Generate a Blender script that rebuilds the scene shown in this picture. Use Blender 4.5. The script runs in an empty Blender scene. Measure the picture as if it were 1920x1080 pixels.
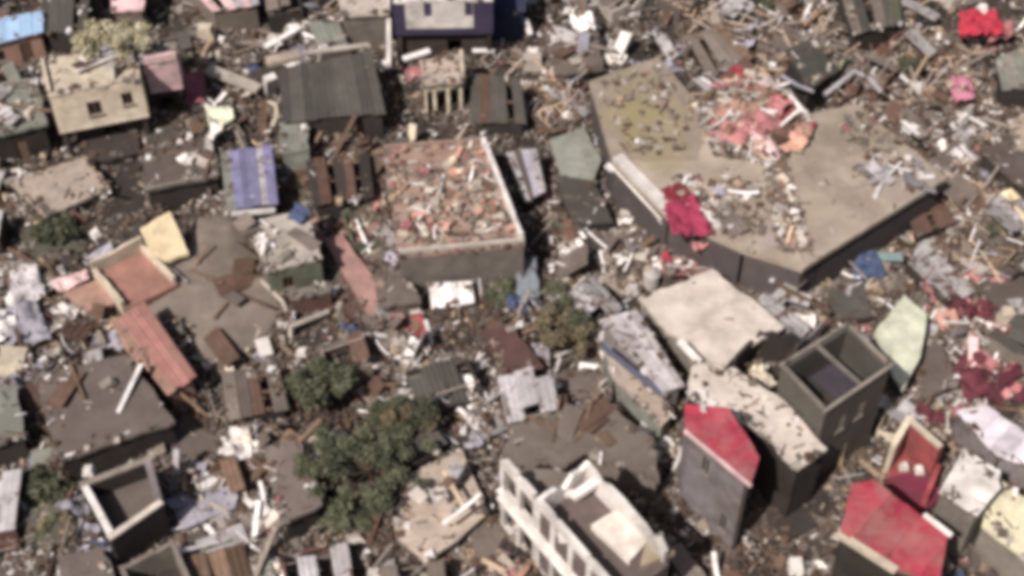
import bpy, math, random
from mathutils import Vector, Matrix, noise
random.seed(7)
R = random.Random(11)
SC = bpy.context.scene
COL = SC.collection
# ------------------------------------------------------------------ camera, sky, sun, exposure
PITCH = math.radians(47); DIST = 80.0; LENS = 50.0; FPX = 1920 * LENS / 36
CAM = Vector((0, -DIST * math.cos(PITCH), DIST * math.sin(PITCH)))
cd = bpy.data.cameras.new('camera'); cam = bpy.data.objects.new('camera', cd); COL.objects.link(cam)
cd.lens = LENS; cd.sensor_width = 36; cd.clip_end = 5000
cam.location = CAM; cam.rotation_euler = (math.pi / 2 - PITCH, 0, 0)
SC.camera = cam
SUN_EL, SUN_AZ = math.radians(50), math.radians(219)      # azimuth clockwise from +Y (north): from the left, a little behind the camera
to_sun = Vector((math.sin(SUN_AZ) * math.cos(SUN_EL), math.cos(SUN_AZ) * math.cos(SUN_EL), math.sin(SUN_EL)))
w = bpy.data.worlds.new('World'); SC.world = w; w.use_nodes = True
nt = w.node_tree; nt.nodes.clear()
sky = nt.nodes.new('ShaderNodeTexSky'); sky.sky_type = 'NISHITA'; sky.sun_disc = False
sky.sun_elevation = SUN_EL; sky.sun_rotation = SUN_AZ; sky.dust_density = 4.0; sky.air_density = 1.0; sky.ozone_density = 0.6
bg = nt.nodes.new('ShaderNodeBackground'); bg.inputs['Strength'].default_value = 0.062
wo = nt.nodes.new('ShaderNodeOutputWorld')
nt.links.new(sky.outputs[0], bg.inputs[0]); nt.links.new(bg.outputs[0], wo.inputs[0])
sl = bpy.data.lights.new('sun', 'SUN'); sl.energy = 5.0; sl.angle = math.radians(0.8); sl.color = (1.0, 0.955, 0.915)
so = bpy.data.objects.new('sun', sl); COL.objects.link(so)
so.rotation_euler = (-to_sun).to_track_quat('-Z', 'Y').to_euler(); so.location = (0, 0, 60)
SC.view_settings.view_transform = 'Standard'; SC.view_settings.look = 'None'
SC.view_settings.exposure = 0.12; SC.view_settings.gamma = 1.0; SC.view_settings.use_curve_mapping = False
SC.render.engine = 'CYCLES'
SC.cycles.filter_width = 5.6
SC.cycles.max_bounces = 5; SC.cycles.diffuse_bounces = 3

# ------------------------------------------------------------------ helpers
def P(px, py, z=0.0):
    """point of the world on the horizontal plane z that the photograph's pixel shows"""
    d = Vector((0, math.cos(PITCH), -math.sin(PITCH))) + Vector((1, 0, 0)) * ((px - 960) / FPX) + Vector((0, math.sin(PITCH), math.cos(PITCH))) * ((540 - py) / FPX)
    return CAM + d * ((z - CAM.z) / d.z)

def lin(c):
    return tuple((x / 255 / 12.92) if x <= 10 else ((x / 255 + 0.055) / 1.055) ** 2.4 for x in c)
def alb(r, g, b, k=0.92):
    return tuple(min(0.82, x * k) for x in lin((r, g, b)))

def srt(n, x): n.location = (x, 0); return n
MATS = {}
def mat(name, col, var=0.25, scale=1.2, dirt=0.3, dirt_col=(0.075, 0.055, 0.042), rough=0.85, bump=0.25, rust=0.0, streak=None, spec=0.25, metal=0.0, rnd=0.25, crack=None):
    if name in MATS: return MATS[name]
    m = bpy.data.materials.new(name); m.use_nodes = True; t = m.node_tree; N = t.nodes; L = t.links
    b = N['Principled BSDF']; b.inputs['Roughness'].default_value = rough; b.inputs['Metallic'].default_value = metal
    b.inputs['Specular IOR Level'].default_value = spec
    g = N.new('ShaderNodeNewGeometry'); mp = N.new('ShaderNodeMapping'); L.new(g.outputs['Position'], mp.inputs['Vector'])
    if streak: mp.inputs['Rotation'].default_value = (0, 0, streak[0]); mp.inputs['Scale'].default_value = (1, streak[1], 1)
    n1 = N.new('ShaderNodeTexNoise'); n1.inputs['Scale'].default_value = scale; n1.inputs['Detail'].default_value = 8; n1.inputs['Roughness'].default_value = 0.68
    L.new(mp.outputs[0], n1.inputs['Vector'])
    mr = N.new('ShaderNodeMapRange'); mr.inputs['From Min'].default_value = 0.3; mr.inputs['From Max'].default_value = 0.7
    mr.inputs['To Min'].default_value = 1 - var; mr.inputs['To Max'].default_value = 1 + var
    L.new(n1.outputs['Fac'], mr.inputs['Value'])
    oi = N.new('ShaderNodeObjectInfo'); m2 = N.new('ShaderNodeMapRange'); m2.inputs['To Min'].default_value = 1 - rnd; m2.inputs['To Max'].default_value = 1 + rnd
    L.new(oi.outputs['Random'], m2.inputs['Value'])
    mm = N.new('ShaderNodeMath'); mm.operation = 'MULTIPLY'; L.new(mr.outputs[0], mm.inputs[0]); L.new(m2.outputs[0], mm.inputs[1])
    hs = N.new('ShaderNodeHueSaturation'); hs.inputs['Color'].default_value = (*col, 1); L.new(mm.outputs[0], hs.inputs['Value'])
    cur = hs.outputs[0]
    if rust > 0:
        n3 = N.new('ShaderNodeTexNoise'); n3.inputs['Scale'].default_value = scale * 1.7; n3.inputs['Detail'].default_value = 6; n3.inputs['Distortion'].default_value = 0.6
        L.new(mp.outputs[0], n3.inputs['Vector'])
        r3 = N.new('ShaderNodeMapRange'); r3.inputs['From Min'].default_value = 0.62 - rust * 0.3; r3.inputs['From Max'].default_value = 0.72 - rust * 0.25
        L.new(n3.outputs['Fac'], r3.inputs['Value'])
        x3 = N.new('ShaderNodeMix'); x3.data_type = 'RGBA'; L.new(r3.outputs[0], x3.inputs['Factor']); L.new(cur, x3.inputs['A']); x3.inputs['B'].default_value = (0.10, 0.058, 0.042, 1)
        cur = x3.outputs['Result']
    if crack is None: crack = 'concrete' in name
    if crack:
        vn = N.new('ShaderNodeTexNoise'); vn.inputs['Scale'].default_value = 1.3; vn.inputs['Detail'].default_value = 4; L.new(g.outputs['Position'], vn.inputs['Vector'])
        va = N.new('ShaderNodeVectorMath'); va.operation = 'MULTIPLY_ADD'; va.inputs[1].default_value = (1.6, 1.6, 1.6); L.new(vn.outputs['Color'], va.inputs[0]); L.new(g.outputs['Position'], va.inputs[2])
        vo = N.new('ShaderNodeTexVoronoi'); vo.feature = 'DISTANCE_TO_EDGE'; vo.inputs['Scale'].default_value = .23; L.new(va.outputs[0], vo.inputs['Vector'])
        rc = N.new('ShaderNodeMapRange'); rc.inputs['From Min'].default_value = .004; rc.inputs['From Max'].default_value = .022; rc.inputs['To Min'].default_value = .42; rc.inputs['To Max'].default_value = 0; L.new(vo.outputs['Distance'], rc.inputs['Value'])
        xc = N.new('ShaderNodeMix'); xc.data_type = 'RGBA'; mk = N.new('ShaderNodeMath'); mk.operation = 'MULTIPLY'; mk.use_clamp = True; L.new(rc.outputs[0], mk.inputs[0]); ms_ = N.new('ShaderNodeMapRange'); ms_.inputs['From Min'].default_value = .42; ms_.inputs['From Max'].default_value = .6; L.new(n1.outputs['Fac'], ms_.inputs['Value']); L.new(ms_.outputs[0], mk.inputs[1]); L.new(mk.outputs[0], xc.inputs['Factor']); L.new(cur, xc.inputs['A']); xc.inputs['B'].default_value = (.045, .036, .03, 1); cur = xc.outputs['Result']
    if dirt > 0:
        n2 = N.new('ShaderNodeTexNoise'); n2.inputs['Scale'].default_value = scale * 0.45; n2.inputs['Detail'].default_value = 9; n2.inputs['Roughness'].default_value = 0.72
        mp2 = N.new('ShaderNodeMapping'); mp2.inputs['Location'].default_value = (R.uniform(0, 50), R.uniform(0, 50), 3); L.new(g.outputs['Position'], mp2.inputs['Vector']); L.new(mp2.outputs[0], n2.inputs['Vector'])
        r2 = N.new('ShaderNodeMapRange'); r2.inputs['From Min'].default_value = 0.42; r2.inputs['From Max'].default_value = 0.72; r2.inputs['To Max'].default_value = min(1, dirt * 1.6)
        L.new(n2.outputs['Fac'], r2.inputs['Value'])
        x2 = N.new('ShaderNodeMix'); x2.data_type = 'RGBA'; L.new(r2.outputs[0], x2.inputs['Factor']); L.new(cur, x2.inputs['A']); x2.inputs['B'].default_value = (*dirt_col, 1)
        cur = x2.outputs['Result']
    L.new(cur, b.inputs['Base Color'])
    if bump > 0:
        n4 = N.new('ShaderNodeTexNoise'); n4.inputs['Scale'].default_value = 9; n4.inputs['Detail'].default_value = 5; L.new(g.outputs['Position'], n4.inputs['Vector'])
        bp = N.new('ShaderNodeBump'); bp.inputs['Strength'].default_value = bump; bp.inputs['Distance'].default_value = 0.05
        L.new(n4.outputs['Fac'], bp.inputs['Height']); L.new(bp.outputs[0], b.inputs['Normal'])
    MATS[name] = m; return m

class MB:
    def __init__(s): s.v = []; s.f = []; s.m = []
    def add(s, vs, fs, mi=0):
        o = len(s.v); s.v += [Vector(v) for v in vs]; s.f += [tuple(i + o for i in f) for f in fs]; s.m += [mi] * len(fs)
    def hexa(s, c, mi=0):      # 8 corners: bottom 4 ccw, top 4 ccw
        s.add(c, [(3, 2, 1, 0), (4, 5, 6, 7), (0, 1, 5, 4), (1, 2, 6, 5), (2, 3, 7, 6), (3, 0, 4, 7)], mi)
    def box(s, c, d, rot=None, mi=0, taper=1.0, jit=0.0, rng=R):
        x, y, z = d[0] / 2, d[1] / 2, d[2] / 2; c = Vector(c)
        vs = []
        for zz in (-z, z):
            for a, b in ((-1, -1), (1, -1), (1, 1), (-1, 1)):
                k = taper if zz > 0 else 1
                v = Vector((a * x * k, b * y * k, zz))
                if jit: v += Vector((rng.uniform(-1, 1) * jit * d[0], rng.uniform(-1, 1) * jit * d[1], rng.uniform(-1, 1) * jit * d[2]))
                vs.append(c + (rot @ v if rot else v))
        s.hexa(vs, mi)
    def prism(s, top, bot, mi=0):     # polygons, same count
        n = len(top); s.add(list(bot) + list(top), [tuple(range(n - 1, -1, -1)), tuple(range(n, 2 * n))] + [(i, (i + 1) % n, n + (i + 1) % n, n + i) for i in range(n)], mi)
    def tube(s, pts, r, n=6, r2=None, mi=0):
        pts = [Vector(p) for p in pts]; rings = []
        for i, p in enumerate(pts):
            d = (pts[min(i + 1, len(pts) - 1)] - pts[max(i - 1, 0)]).normalized()
            a = d.cross(Vector((0, 0, 1)) if abs(d.z) < 0.9 else Vector((1, 0, 0))).normalized(); b = d.cross(a)
            rr = r if r2 is None else r + (r2 - r) * i / (len(pts) - 1)
            rings.append([p + (a * math.cos(2 * math.pi * k / n) + b * math.sin(2 * math.pi * k / n)) * rr for k in range(n)])
        fs = []
        for i in range(len(pts) - 1):
            for k in range(n): fs.append((i * n + k, i * n + (k + 1) % n, (i + 1) * n + (k + 1) % n, (i + 1) * n + k))
        fs.append(tuple(range(n - 1, -1, -1))); fs.append(tuple((len(pts) - 1) * n + k for k in range(n)))
        s.add([v for r_ in rings for v in r_], fs, mi)
    def sheet(s, fn, nu, nv, th=0.015, mi=0):     # fn(u,v) -> point, closed thin body
        vs = [Vector(fn(i / nu, j / nv)) for j in range(nv + 1) for i in range(nu + 1)]
        k = len(vs); W = nu + 1
        def nrm(i, j):
            a = vs[j * W + min(i + 1, nu)] - vs[j * W + max(i - 1, 0)]; b = vs[min(j + 1, nv) * W + i] - vs[max(j - 1, 0) * W + i]
            n = a.cross(b); return n.normalized() if n.length > 1e-9 else Vector((0, 0, 1))
        lo = [vs[j * W + i] - nrm(i, j) * th for j in range(nv + 1) for i in range(nu + 1)]
        fs = []
        for j in range(nv):
            for i in range(nu):
                a = j * W + i; fs.append((a, a + 1, a + W + 1, a + W)); fs.append((k + a + W, k + a + W + 1, k + a + 1, k + a))
        for i in range(nu):
            a = i; fs.append((k + a, k + a + 1, a + 1, a)); a = nv * W + i; fs.append((a, a + 1, k + a + 1, k + a))
        for j in range(nv):
            a = j * W; fs.append((a, a + W, k + a + W, k + a)); a = j * W + nu; fs.append((k + a, k + a + W, a + W, a))
        s.add(vs + lo, fs, mi)
    def mesh(s, name, mats, off=Vector((0, 0, 0))):
        me = bpy.data.meshes.new(name); me.from_pydata([v - off for v in s.v], [], s.f)
        for m in (mats if isinstance(mats, (list, tuple)) else [mats]): me.materials.append(m)
        if any(s.m): me.polygons.foreach_set('material_index', s.m)
        me.update(); return me
    def build(s, name, mats, parent=None, loc=None):
        off = world_loc(parent) if parent else (Vector(loc) if loc is not None else Vector((0, 0, 0)))
        o = bpy.data.objects.new(name, s.mesh(name, mats, off)); COL.objects.link(o)
        if parent: o.parent = parent
        else: o.location = off
        return o
def world_loc(o):
    v = Vector((0, 0, 0))
    while o: v += o.location; o = o.parent
    return v
LABELS = {}
def tag(o, label, cat, group=None, kind=None):
    if label: o['label'] = label
    if cat: o['category'] = cat
    if group: o['group'] = group
    if kind or cat: o['kind'] = kind or 'thing'
    return o
def thing(name, label, cat, loc, group=None):
    o = bpy.data.objects.new(name, None); COL.objects.link(o); o.location = loc; o.empty_display_size = 0.3
    return tag(o, label, cat, group)

# ------------------------------------------------------------------ materials
M = dict(
    cream=mat('cream_plaster', alb(214, 198, 176), dirt=0.25), white=mat('white_paint', alb(222, 213, 206), dirt=0.4, var=0.12),
    pale=mat('pale_concrete', alb(188, 176, 165), dirt=0.28, var=0.18), conc=mat('grey_concrete', alb(130, 121, 112), dirt=0.35),
    tan=mat('tan_concrete', alb(166, 150, 137), dirt=0.32), brown=mat('brown_concrete', alb(122, 110, 101), dirt=0.35, scale=0.6),
    mauve=mat('mauve_concrete', alb(104, 93, 87), dirt=0.3, scale=0.7), dkroof=mat('dark_sheet_metal', alb(80, 76, 70), dirt=0.25, scale=0.8, rough=0.7),
    dkgreen=mat('dark_green_paint', alb(80, 78, 66), dirt=0.3), dark=mat('shade_dark_wall', alb(54, 48, 45), dirt=0.3),  # dark stands for shaded walls; the shade is put into the colour
    lav=mat('lavender_sheet_metal', alb(178, 171, 172), dirt=0.3, rough=0.6, rust=0.15), lavwall=mat('lavender_plaster', alb(138, 129, 130), dirt=0.55),
    blue=mat('pale_blue_sheet_metal', alb(160, 186, 216), dirt=0.12, rough=0.5, var=0.1), navy=mat('navy_paint', alb(50, 54, 84), dirt=0.2),
    bluew=mat('violet_blue_sheet_metal', alb(120, 117, 146), dirt=0.35, rough=0.6, var=0.3),
    orange=mat('salmon_plaster', alb(180, 142, 126), dirt=0.35), pinkp=mat('pale_pink_plaster', alb(212, 178, 176), dirt=0.3),
    olive=mat('weathered_olive_concrete', alb(148, 134, 116), dirt=0.5, dirt_col=(0.21, 0.175, 0.085), scale=0.8),
    redroof=mat('dull_red_sheet_metal', alb(142, 98, 92), dirt=0.5, dirt_col=(0.25, 0.17, 0.12), var=0.3, rough=0.65),
    crimson=mat('crimson_sheet_metal', alb(150, 46, 64), dirt=0.45, dirt_col=(0.25, 0.16, 0.14), var=0.3, rough=0.6),
    crim2=mat('faded_crimson_sheet_metal', alb(154, 54, 68), dirt=0.5, dirt_col=(0.3, 0.18, 0.15), var=0.25, rough=0.65),
    redin=mat('dull_red_plaster', alb(160, 78, 78), dirt=0.4), pinkfl=mat('pink_brick_dust', alb(160, 134, 120), dirt=0.5, dirt_col=(0.21, 0.12, 0.09), scale=1.6, var=0.35),
    rust=mat('rusty_sheet_metal', alb(98, 74, 64), dirt=0.3, var=0.4, rust=0.4), zinc=mat('zinc_sheet_metal', alb(168, 162, 160), dirt=0.3, rough=0.5, rust=0.35, metal=0.15),
    greenw=mat('faded_green_plaster', alb(104, 108, 90), dirt=0.4), brownred=mat('brown_red_boards', alb(104, 76, 68), dirt=0.35),
    palegreen=mat('pale_green_sheet_metal', alb(200, 198, 176), dirt=0.25, rough=0.6), greygreen=mat('grey_green_sheet_metal', alb(138, 138, 128), dirt=0.35, rough=0.6),
    woodp=mat('pale_wood', alb(190, 165, 140), dirt=0.2, scale=3, rnd=0.35), woodb=mat('brown_wood', alb(112, 90, 74), dirt=0.2, scale=3, rnd=0.4), woodg=mat('grey_wood', alb(146, 132, 122), dirt=0.2, scale=3, rnd=0.4),
    wsheet=mat('white_sheet_metal', alb(232, 224, 220), dirt=0.2, rough=0.5, rnd=0.15), pinkc=mat('pink_cloth', alb(174, 116, 116), dirt=0.15, rnd=0.35),
    redc=mat('red_cloth', alb(150, 58, 68), dirt=0.12, rnd=0.3), magenta=mat('magenta_cloth', alb(160, 60, 88), dirt=0.12, rnd=0.3), maroon=mat('maroon_sheet_metal', alb(96, 48, 56), dirt=0.2),
    bluec=mat('blue_plastic', alb(78, 90, 120), dirt=0.2), teal=mat('teal_sheet_metal', alb(140, 160, 156), dirt=0.25), brick=mat('terracotta_rubble', alb(152, 118, 104), dirt=0.25, rnd=0.4),
    salmon=mat('salmon_board', alb(200, 152, 134), dirt=0.2, rnd=0.2), lavc=mat('lavender_board', alb(158, 152, 161), dirt=0.2, rnd=0.3),
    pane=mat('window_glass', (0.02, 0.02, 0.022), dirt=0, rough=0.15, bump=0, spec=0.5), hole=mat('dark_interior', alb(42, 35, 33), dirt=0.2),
    bark=mat('bark', alb(92, 78, 66), dirt=0.2, scale=5), leaf=mat('green_leaves', (0.062, 0.066, 0.040), dirt=0.0, var=0.35, scale=1.5, bump=0, rough=0.6),
    leaf2=mat('olive_leaves', (0.088, 0.090, 0.054), dirt=0.0, var=0.35, scale=1.5, bump=0, rough=0.6), dry=mat('dry_brown_leaves', (0.16, 0.125, 0.075), dirt=0.0, var=0.45, scale=1.5, bump=0),
)
def patch(m, where, rad, col, amount=.8):
    """lichen or stain of an own shape on a material, round a point of the world"""
    t = m.node_tree; N = t.nodes; L = t.links; b = N['Principled BSDF']; src = b.inputs['Base Color'].links[0].from_socket
    g = N.new('ShaderNodeNewGeometry'); n = N.new('ShaderNodeTexNoise'); n.inputs['Scale'].default_value = .7; n.inputs['Detail'].default_value = 7; L.new(g.outputs['Position'], n.inputs['Vector'])
    d = N.new('ShaderNodeVectorMath'); d.operation = 'DISTANCE'; d.inputs[1].default_value = where; L.new(g.outputs['Position'], d.inputs[0])
    a = N.new('ShaderNodeMath'); a.operation = 'MULTIPLY_ADD'; a.inputs[1].default_value = -rad * 2.2; L.new(n.outputs['Fac'], a.inputs[0]); L.new(d.outputs['Value'], a.inputs[2])
    r = N.new('ShaderNodeMapRange'); r.inputs['From Min'].default_value = -rad * .75; r.inputs['From Max'].default_value = rad * .15; r.inputs['To Min'].default_value = amount; r.inputs['To Max'].default_value = 0; L.new(a.outputs[0], r.inputs['Value'])
    x = N.new('ShaderNodeMix'); x.data_type = 'RGBA'; L.new(r.outputs[0], x.inputs['Factor']); L.new(src, x.inputs['A']); x.inputs['B'].default_value = (*col, 1); L.new(x.outputs['Result'], b.inputs['Base Color'])
# ------------------------------------------------------------------ ground: one sheet to the horizon, with mounds of rubble under the wreckage
ROOFS = []; FOOT = []          # building footprints (world xy polygons)
def inside(p, poly):
    c = False; n = len(poly)
    for i in range(n):
        a, b = poly[i], poly[(i + 1) % n]
        if (a[1] > p[1]) != (b[1] > p[1]) and p[0] < (b[0] - a[0]) * (p[1] - a[1]) / (b[1] - a[1]) + a[0]: c = not c
    return c
def hgt(x, y):
    return max(0.0, 0.3 + 0.85 * noise.noise(Vector((x * 0.33, y * 0.33, 1.7))) + 0.22 * noise.noise(Vector((x * 1.1, y * 1.1, 4.2))))
def ground():
    g = MB(); x0, x1, y0, y1 = -46, 46, -30, 42; n = 0.45
    nx, ny = int((x1 - x0) / n), int((y1 - y0) / n)
    vs = []
    for j in range(ny + 1):
        for i in range(nx + 1):
            x, y = x0 + i * n, y0 + j * n
            e = min(1, min(x - x0, x1 - x, y - y0, y1 - y) / 4)
            vs.append(Vector((x, y, hgt(x, y) * max(0, e))))
    W = nx + 1
    g.add(vs, [(j * W + i, j * W + i + 1, (j + 1) * W + i + 1, (j + 1) * W + i) for j in range(ny) for i in range(nx)])
    far = 1500; X1, Y1 = x0 + nx * n, y0 + ny * n
    A = [Vector((x0, y0, 0)), Vector((X1, y0, 0)), Vector((X1, Y1, 0)), Vector((x0, Y1, 0))]
    B = [Vector((-far, -far, 0)), Vector((far, -far, 0)), Vector((far, far, 0)), Vector((-far, far, 0))]
    g.add(A + B, [(4, 5, 1, 0), (5, 6, 2, 1), (6, 7, 3, 2), (7, 4, 0, 3)])
    m = mat('littered_mud', alb(60, 54, 49), var=0.6, scale=1.6, dirt=0.55, dirt_col=(0.06, 0.043, 0.036), bump=0.8, rnd=0)
    o = g.build('ground', m); o['kind'] = 'structure'
    for p in o.data.polygons: p.use_smooth = True
ground()

# ------------------------------------------------------------------ builders
def lerp(a, b, t): return a + (b - a) * t
def wall_mesh(a, b, inn, thk, z0, ops=(), jag=0.0, s_in=0.0, rng=R):
    """a, b: top corners (3D); inn: unit xy vector to the inside; openings (s0,s1,zlo,zhi) with s in metres and z above z0"""
    mb = MB(); d = Vector((b.x - a.x, b.y - a.y, 0)); L = d.length; d.normalize()
    def topz(s): return lerp(a.z, b.z, s / L)
    def seg(s0, s1, za0, za1, zb0, zb1):
        if s1 - s0 < 0.02: return
        p = [Vector((a.x, a.y, 0)) + d * s for s in (s0, s1)]
        i = inn * thk; up = Vector((0, 0, 1))
        mb.hexa([p[0] + up * za0, p[1] + up * zb0, p[1] + i + up * zb0, p[0] + i + up * za0, p[0] + up * za1, p[1] + up * zb1, p[1] + i + up * zb1, p[0] + i + up * za1])
    cur = s_in; end = L - s_in
    def solid(s0, s1):
        if jag <= 0: seg(s0, s1, z0, topz(s0), z0, topz(s1)); return
        k = max(1, int((s1 - s0) / 0.45)); hs = []
        for q in range(k + 1):
            s = lerp(s0, s1, q / k); nv = noise.noise(Vector((a.x * 3 + s * 1.7, a.y * 3, 2.2)))
            hs.append(max(z0 + 0.25, topz(s) - jag * max(0, nv * 2.0)))
        for q in range(k): seg(lerp(s0, s1, q / k), lerp(s0, s1, (q + 1) / k), z0, hs[q], z0, hs[q + 1])
    for (s0, s1, zl, zh) in sorted(ops):
        s0 = max(s0, cur); s1 = min(s1, end)
        if s1 <= s0: continue
        solid(cur, s0)
        if zl > 0.01: seg(s0, s1, z0, z0 + zl, z0, z0 + zl)
        if z0 + zh < min(topz(s0), topz(s1)) - 0.02: seg(s0, s1, z0 + zh, topz(s0), z0 + zh, topz(s1))
        cur = s1
    solid(cur, end)
    return mb, d, L

def window(parent, a, d, inn, s0, s1, zl, zh, m, pane=True):
    """frame of four bars and a mullion in an opening, glass as its sub-part"""
    up = Vector((0, 0, 1)); o = Vector((a.x, a.y, 0)) + inn * 0.03; f = MB(); t = 0.07
    def bar(sa, sb, za, zb):
        q = [o + d * sa, o + d * sb, o + d * sb + inn * 0.08, o + d * sa + inn * 0.08]
        f.hexa([p + up * za for p in q] + [p + up * zb for p in q])
    bar(s0, s1, zl, zl + t); bar(s0, s1, zh - t, zh); bar(s0, s0 + t, zl + t, zh - t); bar(s1 - t, s1, zl + t, zh - t)
    c = (s0 + s1) / 2; bar(c - t / 2, c + t / 2, zl + t, zh - t)
    wo_ = f.build('window', m, parent)
    k = MB(); q = [o + d * (s0 - .06) - inn * .12, o + d * (s1 + .06) - inn * .12, o + d * (s1 + .06) - inn * .033, o + d * (s0 - .06) - inn * .033]; k.hexa([p + up * (zl - .09) for p in q] + [p + up * zl for p in q]); k.build('sill', M['conc'], wo_)
    if pane:
        g = MB(); q = [o + d * s0 + inn * 0.05, o + d * s1 + inn * 0.05, o + d * s1 + inn * 0.062, o + d * s0 + inn * 0.062]
        g.hexa([p + up * zl for p in q] + [p + up * zh for p in q]); g.build('pane', M['pane'], wo_)

def poly_world(px, z):
    zs = z if isinstance(z, (list, tuple)) else [z] * len(px)
    return [P(x, y, zz) for (x, y), zz in zip(px, zs)]
def inset(c, k):
    """each corner moved k metres towards the inside"""
    n = len(c); cen = sum(c, Vector()) / n; out = []
    for i in range(n):
        a = (c[i - 1] - c[i]); b = (c[(i + 1) % n] - c[i]); a.z = b.z = 0; a.normalize(); b.normalize()
        v = a + b
        if v.length < 0.05: v = cen - c[i]
        v.z = 0; v.normalize()
        if inside((c[i] + v * 0.05)[:2], [p[:2] for p in c]) is False: v = -v
        out.append(c[i] + v * k * 1.3)
    return out
def ragged(c, step=0.4, amp=0.13):
    out = []; n = len(c)
    for i in range(n):
        a, b = c[i], c[(i + 1) % n]; L = (b - a).length; k = max(1, int(L / step)); e = (b - a).normalized(); s = Vector((-e.y, e.x, 0))
        for q in range(k):
            p = lerp(a, b, q / k); am = amp * (0.4 if q == 0 else 1)
            f = noise.noise(Vector((p.x * 0.8, p.y * 0.8, 8))) * 1.3 + noise.noise(Vector((p.x * 2.6, p.y * 2.6, 3)))
            out.append(p + s * am * f)
    return out
def scatter_jit(c, k): return Vector((c.x + R.uniform(-k, k), c.y + R.uniform(-k, k), c.z))

def roof_sheets(t, c, m, n, missing=(), mats=None, purl=True, rib=0.22):
    """corrugated sheets side by side over the quad c = BL BR FR FL, ribs running from back to front; each sheet is a part"""
    bl, br, fr, fl = c
    for i in range(n):
        if i in missing: continue
        u0, u1 = i / n, (i + 1) / n; w_ = (br - bl).length / n; ribs = max(3, int(w_ / rib)); nu = ribs * 2
        lift = R.uniform(0.0, 0.03) + (i % 2) * 0.018; ov = 0.06 / max(0.3, w_) / n; dv = R.uniform(-0.03, 0.03); bend = R.choice((0, 0, 0, R.uniform(0.05, 0.3)))
        cu = R.uniform(-1, 1)
        def fn(u, v, u0=u0, u1=u1, nu=nu, lift=lift, ov=ov, dv=dv, bend=bend, cu=cu):
            uu = lerp(u0 - ov, u1 + ov, u); vv = v + dv * (v - 0.5)
            p = lerp(lerp(bl, br, uu), lerp(fl, fr, uu), vv)
            z = lift + (0.03 if round(u * nu) % 2 else 0) + bend * max(0, v - 0.75) * 2.2 * (0.5 + 0.5 * cu * (u - 0.5) * 2)
            return p + Vector((0, 0, z + 0.05))
        mb = MB(); mb.sheet(fn, nu, 4, 0.012)
        mb.build('roof_sheet', (mats[i % len(mats)] if mats else m), t)
    if purl:
        for v in (0.12, 0.5, 0.88):
            a = lerp(bl, fl, v); b = lerp(br, fr, v); b2 = MB()
            d = (b - a).normalized(); s = d.cross(Vector((0, 0, 1))) * 0.05
            up = Vector((0, 0, 0.03)); dn = Vector((0, 0, -0.10))
            b2.hexa([a - s + dn, b - s + dn, b + s + dn, a + s + dn, a - s + up, b - s + up, b + s + up, a + s + up]); b2.build('purlin', M['woodb'], t)

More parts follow.
